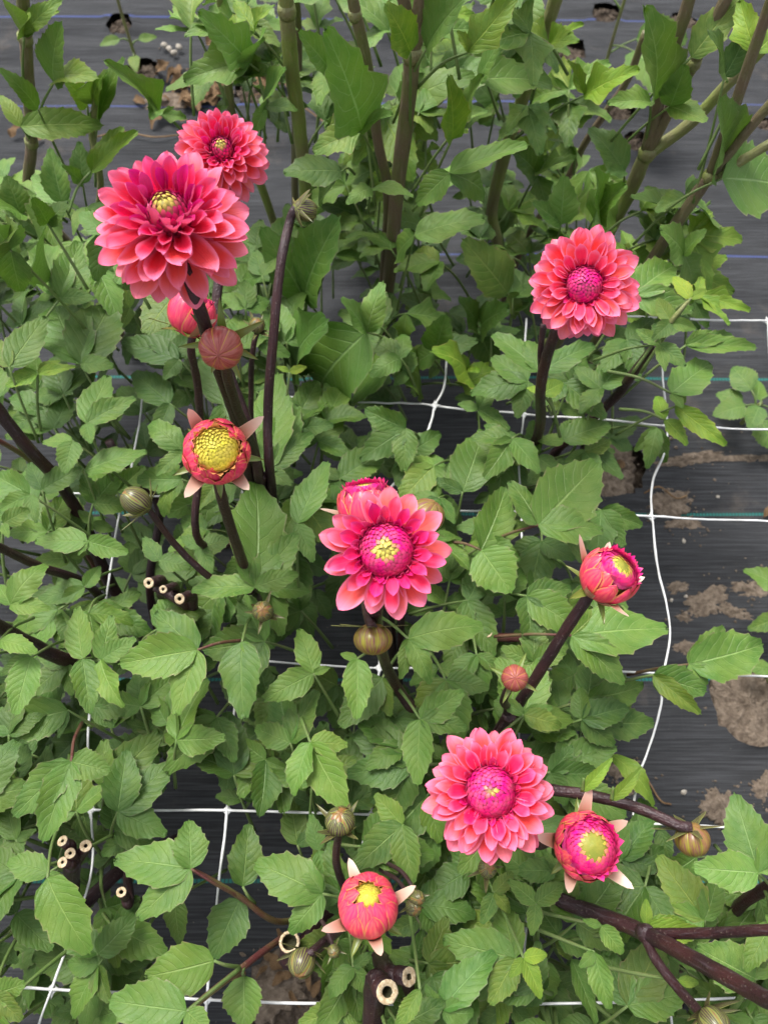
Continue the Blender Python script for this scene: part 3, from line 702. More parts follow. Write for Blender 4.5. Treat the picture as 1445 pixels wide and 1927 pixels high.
# ---- plant C: the yellow-eyed bloom
c4 = atd(727, 1036, .60); a4 = axis_of(c4, .22, .95, (-.03, -.02, 0))
bloom('C', c4, a4, .0495, [(17, 40, .34, .36, .0, 'inner', .14), (15, 54, .50, .34, .05, 'inner', .28), (12, 71, .68, .26, .02, 'mid', .48), (13, 86, 1.0, .10, -.05, 'outer', .97)], .43, 190, .24, 'half double bloom with yellow eye and long outer petals', .20, .08, .35, 1.10)
stem('C', [c4 - a4 * .012, atd(712, 1130, .62), atd(708, 1175, .66), atd(722, 1240, .76), at(745, 1290, .46), at(782, 1345, .40)], .0052, .0062)
cc2 = atd(702, 1203, .63); stem('C', [cc2 + Vector((0, .006, .012)), atd(692, 1160, .64), atd(690, 1130, .68), atd(700, 1110, .74), at(720, 1150, .44)], .0040, .0045)
ball_bud('C', cc2, Vector((0, -.75, -.25)).normalized(), .0152, .80, M['ballg'], 'round yellow and purple bud hanging below the bloom', 6, 8, 'striped')
cc4 = atd(803, 970, .66); ball_bud('C', cc4, Vector((.45, .5, .6)).normalized(), .0150, .9, M['ballg'], 'bud tucked behind the bloom', 6)
stem('C', [cc4 + Vector((-.006, -.005, -.008)), atd(780, 1030, .72), at(760, 1120, .45)], .0036, .0045)
cx = atd(690, 948, .70); opening_bud('C', cx, Vector((-.1, .62, .5)).normalized(), .024, 46, .2, 'half open pink bud hidden behind the bloom', 3, 4)
stem('C', [cx + Vector((0, -.01, -.015)), atd(705, 1010, .76), at(725, 1100, .44)], .0040, .0048)
# ---- plant D: round bloom and two opening buds
c5 = atd(922, 1490, .62); a5 = axis_of(c5, .30, .90, (.0, .0, 0))
bloom('D', c5, a5, .0490, [(15, 38, .34, .345, .0, 'inner', .20), (14, 52, .52, .32, .06, 'mid', .42), (16, 67, .70, .24, .02, 'mid', .70), (19, 78, .88, .14, -.04, 'outer', .86), (20, 90, 1.0, .08, -.10, 'outer', .96), (12, 100, .98, .06, -.15, 'outer', 1.0)], .41, 170, .07, 'round coral bloom with a tight magenta heart', .20, .09)
stem('D', [c5 - a5 * .012, atd(915, 1480, .72), at(905, 1450, .45), at(900, 1420, .38)], .0052, .0062)
cb2 = atd(1148, 1083, .69); ab2 = Vector((.42, .25, .80)).normalized()
opening_bud('D', cb2, ab2, .0232, 50, .38, 'magenta opening bud with yellow eye over the bare fabric', 5, 5, True, 1.0)
stem('D', [cb2 - ab2 * .020, atd(1098, 1135, .715), atd(1055, 1200, .745), atd(1005, 1280, .785), at(962, 1345, .45), at(938, 1385, .40)], .0052, .0066)
cc3 = atd(968, 1276, .72); ball_bud('D', cc3, axis_of(cc3, .2, .9), .0120, .95, M['ball'], 'small round pinkish bud in green bracts', 4, 8)
stem('D', [cc3 + Vector((-.002, -.004, -.010)), atd(947, 1318, .76), at(952, 1345, .45)], .0040, .0045)
node_ring('D', at(957, 1348, .455), Vector((.1, 0, 1)), .0070, 'stem')
cb3 = atd(1104, 1592, .68); ab3 = (axis_of(cb3, .2, .85) + Vector((.30, -.02, 0))).normalized()
opening_bud('D', cb3, ab3, .0255, 56, .36, 'opening bud with yellow eye and pale spread bracts beside the round bloom', 5, 5, True, .95)
stem('D', [cb3 - ab3 * .020, atd(1045, 1580, .72), atd(1005, 1588, .75), at(960, 1560, .44), at(925, 1500, .38)], .0052, .006)
cc5 = atd(1302, 1580, .70); ball_bud('D', cc5, Vector((.15, -.75, -.35)).normalized(), .0150, .92, M['ballg'], 'drooping green bud with long curled sepals', 6, 8, 'striped')
stem('D', [cc5 + Vector((-.004, .010, .012)), atd(1272, 1552, .695), atd(1205, 1522, .71), atd(1110, 1497, .735), atd(1030, 1486, .76), at(950, 1480, .43)], .0048, .0062)
for px, py in ((1095, 1488), (1150, 1505)):
    w_ = at(px, py, .56); pl = petiole('D', [w_, w_ + Vector((0, .01, .01))], .002, .001, M['petiole']); leaflet(pl, w_, w_ + Vector((.028, .028, .012)), .3, 's', YOUNG)
cs7 = atd(917, 1634, .70); striped_bud('D', cs7, axis_of(cs7, .6, .5), .0078, 1.1, 'tiny striped bud under the round bloom', 1)
stem('D', [cs7 + Vector((0, 0, -.006)), at(925, 1610, .50), at(935, 1580, .43)], .0026, .003)
cut_stem('D', at(1128, 1290, .40), Vector((.55, -.35, .65)), .0062, .05, .62, foot=at(1060, 1275, .33))
cut_stem('D', at(919, 1192, .40), Vector((-.5, .1, .7)), .0052, .03, .4, 'rpetiole', foot=at(1000, 1200, .37))
# ---- plant E: bloom before the tall stems
c3 = atd(1098, 537, .715); a3 = axis_of(c3, .16, .98, (.05, .03, 0))
bloom('E', c3, a3, .0480, [(14, 38, .34, .295, .0, 'inner', .26), (14, 50, .52, .28, .08, 'mid', .52), (15, 65, .66, .24, .04, 'mid', .72), (18, 75, .84, .16, 0, 'mid', .84), (20, 87, .96, .10, -.06, 'outer', .93), (19, 99, 1.0, .08, -.13, 'outer', .98), (8, 109, .96, .06, -.18, 'outer', 1.0)], .355, 150, -1, 'coral bloom with a tight deep magenta heart', .19, .09)
stem('E', [c3 - a3 * .012, atd(1048, 622, .76), atd(1026, 680, .80), atd(1016, 740, .85), at(1014, 810, .44)], .0054, .0066)
stem('E', [atd(1022, 610, .78), atd(1017, 660, .80), atd(1018, 700, .825)], .0030, .0036, root=False)
stem('E', [(1236, 648, .56), (1225, 660, .55), (1185, 710, .48), (1150, 755, .42)], .0050, .0075)
stem('E', [(1300, 560, .62), (1262, 605, .60), (1238, 648, .56)], .0016, .0042, 'gstem', root=False)
# ---- plant G: fat bud and pruned stems
cb4 = atd(692, 1703, .655); ab4 = (axis_of(cb4, .30, .72) + Vector((.02, .42, 0))).normalized()
opening_bud('G', cb4, ab4, .0228, 26, .75, 'fat coral bud just opening at a yellow tip', 4, 5, False, 1.08)
stem('G', [cb4 - ab4 * .020, atd(655, 1735, .72), atd(615, 1770, .76), at(580, 1800, .42), at(600, 1790, .34)], .0046, .0055)
cs3 = atd(640, 1545, .70); striped_bud('G', cs3, Vector((.05, .55, .75)).normalized(), .0125, .85, 'striped bud with spread sepals on a curved stem', 3, .6, .9)
stem('G', [cs3 + Vector((0, -.006, -.010)), atd(636, 1580, .72), atd(633, 1625, .74), atd(650, 1675, .77), at(665, 1710, .42)], .0036, .0044)
cs4 = atd(568, 1812, .72); striped_bud('G', cs4, Vector((-.2, -.6, .35)).normalized(), .0118, 1.0, 'striped green and purple bud beside a hollow cut stem', 2)
stem('G', [cs4 + Vector((.005, .008, .004)), atd(590, 1790, .72), atd(610, 1772, .745)], .0032, .0036, root=False)
for px, py, r in ((628, 1790, .0052), (785, 1690, .0062), (778, 1708, .0068)):
    c_ = atd(px, py, .70); striped_bud('G', c_, axis_of(c_, .3, .6, (rnd.uniform(-.4, .4), -.2, 0)), r, 1.2, None, 1, .4, .3)
    stem('G', [c_ + Vector((0, .002, -.004)), c_ + Vector((-.012, .02, -.03)), c_ + Vector((-.03, .03, -.07))], .0018, .0022, root=False)
cut_stem('G', at(545, 1773, .43), Vector((.05, .25, .95)), .0100, .08, .74, 'stem')
cut_stem('G', at(728, 1866, .50), Vector((.25, -.05, .9)), .0098, .08, .48, foot=at(702, 1935, .40))
cut_stem('G', at(768, 1838, .47), Vector((.55, .0, .75)), .0082, .06, .34, foot=at(712, 1800, .36))
stem('G', [(762, 1842, .44), (782, 1890, .40), (806, 1945, .34)], .0060, .007)
stem('G', [(700, 1790, .37), (690, 1770, .30)], .011, .013)
# ---- plant H: pruned stub
for px, py, r, d in ((162, 1592, .0055, (.3, .1, .9)), (133, 1606, .0050, (.1, .2, .9)), (119, 1623, .0050, (-.2, .1, .9)), (119, 1583, .0052, (-.2, .3, .8))):
    cut_stem('H', at(px, py, .48), Vector(d), r, .03, .32, 'stem', foot=at(136, 1632, .43))
stem('H', [(136, 1622, .452), (136, 1670, .34), (140, 1715, .20)], .0085, .0095, 'stem')
cut_stem('H', at(229, 1679, .45), Vector((.1, .2, .9)), .0048, .05, .42, 'stem')
# ---- plant K: long branching stem
stem('K', [(1500, 1905, .72), (1445, 1882, .68), (1350, 1830, .62), (1215, 1757, .52), (1100, 1712, .46), (1005, 1685, .41)], .0056, .0088)
stem('K', [(1500, 1752, .66), (1445, 1750, .64), (1330, 1756, .58), (1222, 1757, .525)], .0040, .0046, root=False)
stem('K', [(1360, 1960, .62), (1330, 1920, .60), (1275, 1860, .56), (1230, 1800, .535), (1212, 1758, .52)], .0036, .0046, root=False)
cs_ = at(1343, 1926, .62); striped_bud('K', cs_, Vector((.2, -.4, .7)).normalized(), .010, 1.1, None, 3)
node_ring('K', at(1215, 1757, .522), at(1350, 1830, .62) - at(1100, 1712, .46), .0078, 'stem')
stem('M', [(1500, 1640, .50), (1440, 1672, .44), (1390, 1705, .38), (1350, 1760, .30)], .0060, .0075)
stem('M', [(1445, 1800, .48), (1410, 1850, .42), (1360, 1927, .36)], .0030, .0035, 'petiole', root=False)
# ---- tall dahlias
def ystem(pl, pts, Y, r0, r1, mat, root=True): return stem(pl, [(x, y, ('Y', Y)) for x, y in pts], r0, r1, mat, root=root)
ystem('Q1', [(38, -60), (44, 0), (49, 72), (55, 170), (60, 268), (62, 380)], .92, .0075, .0085, 'bstem')
node_ring('Q1', atY(48, 72, .92), Vector((0, 0, 1)), .0085); node_ring('Q1', atY(60, 268, .92), Vector((0, 0, 1)), .0085)
ystem('Q2', [(532, -60), (540, 15), (548, 120), (565, 250), (575, 380)], .88, .0088, .0098, 'gstem'); node_ring('Q2', atY(540, 20, .88), Vector((0, 0, 1)), .0100)
ystem('Q2', [(412, -40), (425, 90), (432, 180), (445, 240)], 1.0, .0060, .0068, 'gstem')
ystem('Q2', [(556, -20), (562, 100)], 1.1, .0055, .006, 'bstem')
ystem('Q4', [(655, -60), (668, 20), (690, 120), (712, 270), (730, 370), (722, 520)], .84, .0062, .0072, 'bstem'); node_ring('Q4', atY(668, 28, .84), Vector((0, 0, 1)), .0072)
ystem('Q4', [(776, 100), (768, 190), (748, 350), (732, 520), (712, 680), (700, 780)], .82, .0094, .0115, 'bstem')
for e in ((748, -60), (800, -60), (842, -60)): ystem('Q4', [e, ((e[0] + 776) / 2, 15), (776, 98)], .82, .0062, .0075, 'bstem', root=False)
node_ring('Q4', atY(776, 102, .82), Vector((0, 0, 1)), .0108)
ystem('Q5', [(1062, -60), (1038, 20), (1012, 95), (985, 180), (955, 270), (925, 400)], .98, .0085, .0105, 'gstem'); node_ring('Q5', atY(1022, 88, .98), Vector((.1, 0, 1)), .0105)
ystem('Q5', [(1215, 60), (1180, 150), (1140, 210), (1100, 270), (1062, 345)], 1.05, .0055, .0062, 'bstem')
ystem('Q6', [(1218, 283), (1185, 360), (1145, 435), (1090, 540), (1050, 640)], .86, .0098, .0112, 'gstem')
for e in ([(1312, -60), (1290, 20), (1255, 130), (1215, 285)], [(1395, -60), (1362, 5), (1305, 118), (1262, 200), (1218, 285)], [(1500, 20), (1440, 85), (1380, 145), (1300, 230), (1222, 288)]):
    ystem('Q6', e, .86, .0066, .0080, 'bstem' if e[0][0] < 1450 else 'gstem', root=False)
node_ring('Q6', atY(1218, 287, .86), Vector((.1, 0, 1)), .0115); node_ring('Q6', atY(1304, 120, .86), Vector((.2, 0, 1)), .0082)
ystem('Q7', [(1334, 330), (1300, 380), (1258, 440), (1180, 560), (1110, 660)], .76, .0078, .0090, 'bstem')
for e in ([(1475, -60), (1440, 30), (1385, 190), (1335, 330)], [(1500, 150), (1445, 200), (1390, 265), (1337, 330)], [(1500, 240), (1445, 272), (1390, 305), (1340, 333)]):
    ystem('Q7', e, .76, .0054, .0064, 'bstem' if e[0][1] < 200 else 'gstem', root=False)
node_ring('Q7', atY(1336, 331, .76), Vector((.2, 0, 1)), .0092)
cg = atY(1254, 65, 1.0); ball_bud('Q6', cg, Vector((-.2, -.5, .6)).normalized(), .0115, .95, M['sepal'], 'small round green bud', 3); stem('Q6', [cg + Vector((0, .004, -.008)), atY(1275, 90, .99), atY(1262, 150, .92)], .0028, .0036, 'gstem', root=False)

# ------------------------------------------------------------------ leaves traced one by one
L_ = hero
# left of the cluster
L_('A', .50, 115, 560, [(78, 458, .55), (150, 452, .45), (182, 562, .55)], LIGHT, pet=(53, 675, .44))
L_('A', .48, 153, 685, [(102, 575, .60), (212, 568, .62), (216, 690, .68)], GREEN)
L_('B', .52, 18, 690, [(88, 594, .50), (0, 640, .5)], LIGHT); L_('B', .50, 72, 703, [(115, 678, .5), (10, 728, .55), (145, 690, .35)], YOUNG)
L_('A', .50, 163, 797, [(205, 705, .52), (258, 748, .46), (172, 836, .62)], LIGHT); L_('B', .49, 137, 830, [(122, 892, .70), (80, 833, .6)], LIGHT)
L_('A', .47, 160, 886, [(279, 850, .52)]); L_('B', .46, 80, 922, [(157, 880, .58), (55, 870, .5)], DARK)
L_('B', .50, 57, 930, [(-10, 893, .62), (0, 960, .6), (70, 985, .45)]); L_('B', .52, 6, 985, [(58, 958, .72), (18, 1012, .6)], LIGHT)
L_('B', .47, 165, 1018, [(65, 1018, .52), (148, 1046, .55), (244, 1040, .58)], LIGHT)
L_('B', .54, 20, 1138, [(92, 1062, .55), (98, 1147, .5), (-5, 1100, .55)], LIGHT, 'w')
L_('B', .44, 160, 1105, [(190, 1065, .6), (70, 1130, .55), (110, 1140, .5)])
L_('A', .46, 337, 677, [(228, 640, .50), (308, 715, .65)], DARK); L_('A', .54, 330, 556, [(272, 630, .85), (300, 520, .6)], LIGHT)
L_('A', .52, 347, 850, [(281, 798, .5), (293, 896, .48)], LIGHT, 'w'); L_('A', .50, 410, 905, [(372, 960, .5), (345, 915, .5)], GREEN, 'w')
L_('A', .48, 500, 885, [(523, 700, .42), (592, 815, .42), (552, 912, .55), (560, 760, .5)], GREEN)
L_('A', .52, 480, 1105, [(480, 905, .52), (562, 1003, .52), (563, 1080, .50), (358, 1113, .42)], LIGHT, 'w')
L_('A', .46, 300, 1055, [(360, 1070, .7), (270, 1010, .55)]); L_('A', .45, 380, 1030, [(436, 1015, .75), (400, 1080, .6), (340, 1010, .6)])
L_('C', .48, 560, 985, [(618, 867, .45), (590, 1060, .5)], LIGHT); L_('A', .50, 545, 700, [(578, 690, .5), (520, 690, .4)], YOUNG, 's')
L_('A', .44, 420, 760, [(392, 640, .5), (440, 900, .45)], GREEN); L_('A', .42, 320, 760, [(250, 700, .6), (290, 830, .5)], DARK)
L_('A', .40, 600, 830, [(520, 800, .6), (640, 765, .7), (660, 860, .6)], GREEN); L_('C', .40, 640, 900, [(728, 850, .62), (600, 880, .5)], GREEN)
L_('C', .38, 760, 860, [(700, 790, .6), (770, 950, .5), (830, 815, .55)], DARK)
# lower left
L_('A', .53, 372, 1223, [(222, 1250, .54), (293, 1150, .58), (330, 1348, .52)], LIGHT, pet=(455, 1205, .49), mat='rpetiole')
L_('B', .50, 190, 1242, [(211, 1157, .52), (258, 1200, .56), (236, 1333, .48)], LIGHT); L_('B', .50, 156, 1240, [(146, 1140, .54), (170, 1346, .50)], LIGHT)
L_('B', .52, 60, 1236, [(29, 1348, .60), (0, 1270, .5)], LIGHT); L_('B', .54, 0, 1205, [(73, 1229, .50), (-30, 1250, .5)], LIGHT, 'w')
L_('H', .45, 128, 1337, [(-5, 1365, .58), (110, 1390, .35)]); L_('A', .44, 176, 1328, [(266, 1322, .62), (215, 1370, .6)])
L_('H', .52, 135, 1433, [(24, 1538, .52), (210, 1452, .78), (80, 1588, .48)], LIGHT, pet=(155, 1360, .44), mat='rpetiole')
L_('A', .52, 456, 1208, [(460, 1356, .56), (478, 1240, .5)], LIGHT); L_('A', .44, 408, 1350, [(310, 1456, .54), (443, 1436, .55), (335, 1360, .55)], GREEN)
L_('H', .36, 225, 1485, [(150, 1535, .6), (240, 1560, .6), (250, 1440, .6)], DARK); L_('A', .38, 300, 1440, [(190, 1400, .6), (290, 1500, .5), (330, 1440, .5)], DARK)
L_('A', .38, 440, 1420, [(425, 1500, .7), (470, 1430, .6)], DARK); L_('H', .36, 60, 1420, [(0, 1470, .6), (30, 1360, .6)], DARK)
L_('H', .42, 30, 1580, [(10, 1480, .5), (70, 1560, .5)], GREEN)
L_('G', .50, 590, 1267, [(492, 1318, .52), (563, 1182, .54), (622, 1255, .5)], LIGHT); L_('C', .50, 672, 1240, [(671, 1356, .52), (640, 1230, .5)], LIGHT)
L_('C', .45, 720, 1275, [(638, 1370, .62), (735, 1350, .6)]); L_('G', .50, 584, 1397, [(656, 1402, .62), (552, 1500, .56), (654, 1526, .60)], LIGHT, pet=(560, 1330, .44))
L_('C', .50, 790, 1353, [(873, 1300, .56), (786, 1480, .56), (880, 1372, .55)], LIGHT, pet=(745, 1290, .45)); L_('C', .53, 768, 1202, [(912, 1178, .50), (810, 1290, .46), (752, 1280, .42)], LIGHT, 'w')
L_('G', .42, 500, 1430, [(488, 1540, .62), (450, 1390, .6), (548, 1450, .55)]); L_('G', .36, 690, 1420, [(690, 1540, .6), (640, 1480, .6), (750, 1440, .55)], DARK)
L_('G', .42, 740, 1480, [(705, 1560, .6), (770, 1560, .6), (810, 1500, .5)]); L_('G', .46, 757, 1552, [(705, 1492, .60), (664, 1636, .56), (778, 1666, .52)], LIGHT)
L_('G', .46, 607, 1682, [(478, 1622, .62), (544, 1758, .58), (560, 1620, .5)], GREEN, 'w'); L_('G', .40, 600, 1600, [(585, 1530, .55), (620, 1690, .5)], GREEN)
L_('H', .46, 360, 1635, [(214, 1618, .56), (356, 1542, .78), (258, 1730, .58)], LIGHT, pet=(455, 1690, .40), mat='rpetiole')
L_('G', .38, 452, 1692, [(400, 1806, .72)], GREEN, pet=(460, 1690, .37)); L_('G', .40, 457, 1668, [(468, 1548, .62)], GREEN, pet=(480, 1700, .38)); L_('G', .36, 560, 1590, [(545, 1500, .6), (600, 1560, .6)], DARK)
L_('G', .46, 403, 1808, [(272, 1838, .66)], LIGHT, pet=(452, 1820, .43)); L_('G', .50, 352, 1903, [(204, 1882, .62), (395, 1945, .8)], LIGHT, pet=(452, 1822, .44), mat='petiole')
L_('G', .42, 460, 1836, [(462, 1940, .85)], LIGHT, pet=(458, 1822, .43)); stem('G', [(352, 1905, .485), (400, 1865, .46), (455, 1822, .43), (510, 1780, .38)], .0026, .0042, 'rpetiole')
stem('G', [(362, 1636, .455), (410, 1662, .43), (455, 1690, .40), (530, 1735, .34)], .0024, .0040, 'rpetiole')
L_('H', .46, 93, 1642, [(14, 1620, .62), (130, 1660, .4)], LIGHT, 'w'); L_('H', .50, 90, 1652, [(172, 1796, .60)], (1.35, 1.3, 1.0), 'w')
L_('H', .42, 185, 1795, [(258, 1718, .62), (110, 1740, .6)], DARK, 'w'); L_('H', .36, 190, 1800, [(158, 1945, .6), (300, 1800, .55), (232, 1700, .6)], DARK); L_('H', .34, 185, 1810, [(280, 1860, .55), (60, 1800, .6)], DARK)
L_('H', .46, -10, 1870, [(50, 1850, .9), (45, 1920, .6)], LIGHT); L_('H', .38, 30, 1720, [(100, 1790, .6), (0, 1660, .6)], DARK); L_('H', .36, 150, 1500, [(170, 1590, .6), (100, 1480, .5)], GREEN)
L_('H', .38, 250, 1570, [(190, 1610, .6), (260, 1500, .6)], DARK); L_('G', .30, 330, 1690, [(340, 1780, .6), (280, 1700, .5)], DARK)
# lower right
L_('D', .50, 985, 1803, [(1030, 1796, .62), (1018, 1882, .5), (958, 1840, .55)], YOUNG, 's'); L_('D', .46, 930, 1680, [(965, 1640, .6), (905, 1740, .55), (960, 1720, .5)], LIGHT, 'w')
L_('D', .46, 1045, 1640, [(966, 1640, .62), (1020, 1600, .5)], GREEN, 'w'); L_('D', .42, 1110, 1682, [(1200, 1588, .58), (1182, 1672, .72), (1150, 1720, .6)])
L_('D', .40, 880, 1640, [(800, 1690, .7), (870, 1590, .6), (850, 1560, .5)], DARK); L_('D', .38, 870, 1680, [(930, 1760, .6), (850, 1780, .6), (800, 1640, .6)], DARK)
L_('M', .42, 1310, 1612, [(1232, 1655, .8), (1290, 1560, .6)], LIGHT); L_('M', .54, 1426, 1642, [(1300, 1632, .62), (1380, 1490, .58), (1470, 1560, .6)], BLUE)
L_('M', .40, 1335, 1692, [(1330, 1760, .7), (1300, 1690, .5)], LIGHT); L_('M', .46, 1420, 1842, [(1306, 1780, .78), (1440, 1740, .6)], LIGHT); L_('M', .50, 1450, 1740, [(1400, 1830, .5), (1440, 1720, .5)], LIGHT)
L_('K', .50, 1130, 1742, [(1172, 1796, .62), (1095, 1730, .5)], LIGHT, 'w'); L_('K', .52, 1118, 1792, [(1147, 1902, .48), (1088, 1820, .6)], LIGHT, 'w')
L_('K', .38, 1075, 1805, [(1122, 1930, .42), (1040, 1760, .6)], LIGHT); L_('K', .50, 1215, 1740, [(1215, 1690, .5), (1330, 1752, .42), (1295, 1738, .4)], YOUNG, 's')
L_('K', .49, 1008, 1700, [(955, 1655, .55), (1062, 1662, .55), (1000, 1762, .55)], LIGHT); L_('K', .36, 1180, 1860, [(1240, 1920, .7), (1120, 1900, .6), (1190, 1800, .4)], GREEN); L_('K', .55, 1275, 1845, [(1315, 1850, .5)], YOUNG, 's'); L_('K', .36, 1350, 1880, [(1330, 1927, .6), (1300, 1840, .6), (1400, 1880, .5)], GREEN)
L_('G', .46, 830, 1900, [(936, 1790, .48), (892, 1905, .8), (800, 1850, .5)], (1.0, 1.1, 1.25), 'w'); L_('G', .52, 790, 1862, [(742, 1940, .42)], (1.7, 1.5, 1.2), 's')
L_('G', .44, 665, 1820, [(690, 1870, .7), (620, 1880, .6), (700, 1790, .5)], GREEN, 'w'); L_('G', .40, 640, 1900, [(560, 1927, .6), (690, 1927, .6)], LIGHT); L_('K', .38, 960, 1890, [(900, 1927, .6), (1000, 1940, .6), (960, 1820, .5)], GREEN)
L_('D', .36, 1240, 1560, [(1200, 1500, .6), (1260, 1620, .6)], GREEN); L_('G', .34, 900, 1800, [(840, 1780, .6), (910, 1880, .6), (960, 1760, .6)], DARK)
# centre right
L_('E', .50, 1012, 988, [(957, 905, .62), (1126, 870, .66), (1136, 1000, .60)], LIGHT, pet=(900, 1030, .42), mat='rpetiole')
L_('D', .48, 1075, 1196, [(1258, 1183, .52), (1176, 1290, .52), (1125, 1145, .6)], LIGHT, pet=(930, 1198, .42), mat='rpetiole')
L_('C', .46, 905, 1035, [(963, 1117, .92), (952, 915, .56)], LIGHT, pet=(840, 1020, .43), mat='rpetiole'); L_('C', .42, 870, 925, [(910, 808, .56), (820, 900, .5)])
L_('D', .42, 1295, 1250, [(1362, 1178, .42), (1436, 1212, .62), (1330, 1290, .7)], LIGHT, 'w', pet=(1180, 1270, .36), mat='rpetiole'); L_('D', .46, 1228, 1270, [(1330, 1302, .72), (1320, 1345, .35)], LIGHT)
L_('D', .38, 1130, 1362, [(1232, 1360, .64), (1200, 1290, .4), (1100, 1340, .5)], LIGHT); L_('D', .38, 1088, 1395, [(1082, 1482, .78)], (1.3, 1.2, 1.1), 'w', pet=(1095, 1340, .35)); L_('D', .38, 1150, 1420, [(1230, 1520, .35), (1170, 1440, .5)], YOUNG, 'w')
L_('D', .50, 985, 1345, [(1057, 1368, .55), (1040, 1330, .5), (935, 1310, .45)], LIGHT, 'w'); L_('E', .40, 1130, 960, [(1175, 1030, .6), (1120, 1060, .6), (1210, 990, .55)], GREEN)
L_('C', .40, 880, 1130, [(920, 1060, .6), (870, 1200, .5), (930, 1240, .5)], GREEN); L_('D', .40, 1000, 1130, [(1050, 1090, .6), (950, 1110, .5), (1010, 1060, .6)], DARK); L_('D', .38, 1080, 1270, [(1000, 1310, .6), (1040, 1220, .6), (1120, 1330, .5)], GREEN)
L_('E', .42, 1060, 830, [(1100, 790, .8), (1150, 800, .6), (1010, 830, .6)], LIGHT, 's'); L_('E', .40, 1010, 860, [(940, 870, .6), (1060, 900, .6), (1000, 790, .5)], DARK)
L_('E', .40, 1100, 850, [(1150, 830, .6), (1130, 900, .6), (1060, 870, .5)], GREEN); L_('E', .42, 900, 770, [(860, 760, .55), (960, 810, .5), (930, 720, .5)], GREEN)
L_('C', .54, 850, 1210, [(930, 1220, .5), (870, 1260, .5), (890, 1170, .4)], GREEN, 'w') if False else None
# right fringe
L_('E', .54, 1015, 700, [(925, 628, .52), (1120, 650, .4), (990, 640, .5)], GREEN); L_('E', .54, 1020, 740, [(1060, 720, .7), (990, 730, .6)], YOUNG, 's')
L_('E', .52, 1190, 555, [(1305, 586, .48), (1270, 500, .60), (1150, 500, .6)], BLUE); L_('E', .54, 1310, 555, [(1412, 586, .34), (1372, 614, .32), (1320, 520, .4)], YOUNG, 'l'); L_('E', .52, 1290, 650, [(1340, 625, .5), (1380, 632, .35), (1425, 655, .3)], LIGHT, 'w')
L_('E', .50, 1262, 740, [(1338, 684, .62), (1285, 768, .62)], LIGHT, pet=(1142, 698, .50)); L_('E', .48, 1270, 765, [(1368, 840, .34), (1290, 745, .5)], YOUNG, 'w'); L_('E', .46, 1250, 790, [(1292, 840, .55), (1235, 745, .5)], YOUNG, 'w', pet=(1165, 770, .44))
L_('E', .40, 1235, 805, [(1192, 850, .45), (1216, 884, .42), (1250, 872, .35)], (1.25, 1.15, 1.35), 'w', droop=.9); L_('E', .46, 1130, 730, [(1080, 690, .6), (1090, 780, .55), (1180, 670, .6)], GREEN); L_('E', .48, 1180, 640, [(1130, 700, .6), (1200, 720, .55), (1230, 600, .6)], DARK)
L_('E', .60, 1262, 605, [(1235, 560, .5), (1310, 620, .5), (1225, 640, .6)], GREEN); L_('E', .58, 1240, 648, [(1290, 690, .55), (1195, 620, .5), (1250, 700, .5)], LIGHT); L_('E', .62, 1298, 562, [(1265, 520, .5), (1330, 545, .4)], YOUNG, 's')
L_('E', .50, 1290, 590, [(1220, 640, .6), (1260, 560, .6)], GREEN); L_('E', .44, 1060, 720, [(1140, 790, .6), (1000, 770, .6)], GREEN)
# centre, behind
L_('Q4', ('Y', .76), 572, 560, [(490, 425, .55), (642, 405, .5), (528, 612, .62)], GREEN, pet=(640, 650, ('Y', .78))); L_('Q4', ('Y', .62), 690, 625, [(722, 528, .52), (640, 560, .5), (605, 738, .60)], BLUE, 'w')
L_('Q4', ('Y', .68), 765, 590, [(850, 608, .48), (760, 640, .6)], LIGHT, 'l'); L_('Q4', ('Y', .62), 870, 725, [(808, 662, .50), (966, 690, .46), (905, 700, .4)], YOUNG, 'w', pet=(765, 728, ('Y', .66)))
L_('Q4', ('Y', .60), 735, 690, [(696, 742, .72), (770, 740, .6)], LIGHT, 'w'); L_('Q5', ('Y', .74), 955, 552, [(868, 448, .58), (970, 600, .6)], GREEN); L_('Q4', ('Y', .74), 780, 443, [(914, 412, .56), (745, 490, .5)], BLUE, pet=(735, 640, ('Y', .74)))
L_('Q4', ('Y', .66), 560, 690, [(540, 620, .6), (640, 660, .6), (620, 600, .6)], DARK); L_('Q4', ('Y', .64), 820, 660, [(900, 640, .6), (840, 590, .6), (770, 690, .6)], DARK); L_('Q5', ('Y', .70), 900, 620, [(960, 580, .6), (930, 690, .6), (860, 560, .6)], DARK)
# upper centre and right: tall plants
L_('Q4', ('Y', .80), 681, 247, [(608, 48, .46), (588, 288, .62), (742, 215, .5)], BLUE, 'l', pet=(715, 340, ('Y', .83)))
L_('Q4', ('Y', .78), 772, 98, [(722, 5, .65)], YOUNG, 'w'); L_('Q4', ('Y', .80), 802, 92, [(885, -15, .55)], DARK); L_('Q4', ('Y', .78), 880, 98, [(972, -10, .5), (858, 58, .6)], YOUNG, 'l', pet=(785, 165, ('Y', .82)))
L_('Q5', ('Y', .90), 900, 150, [(1042, 162, .5), (960, 50, .5)], BLUE); L_('Q4', ('Y', .76), 850, 262, [(842, 138, .36), (868, 250, .5)], YOUNG, 'w'); L_('Q4', ('Y', .80), 872, 228, [(912, 138, .42), (920, 210, .4)], BLUE, 'l')
L_('Q4', ('Y', .74), 846, 325, [(783, 386, .60), (996, 272, .35), (912, 372, .5)], LIGHT, 'w'); L_('Q2', ('Y', .80), 642, 323, [(532, 326, .66), (600, 390, .5)], GREEN); L_('Q4', ('Y', .76), 700, 355, [(650, 385, .5), (780, 372, .45)], BLUE, 'w')
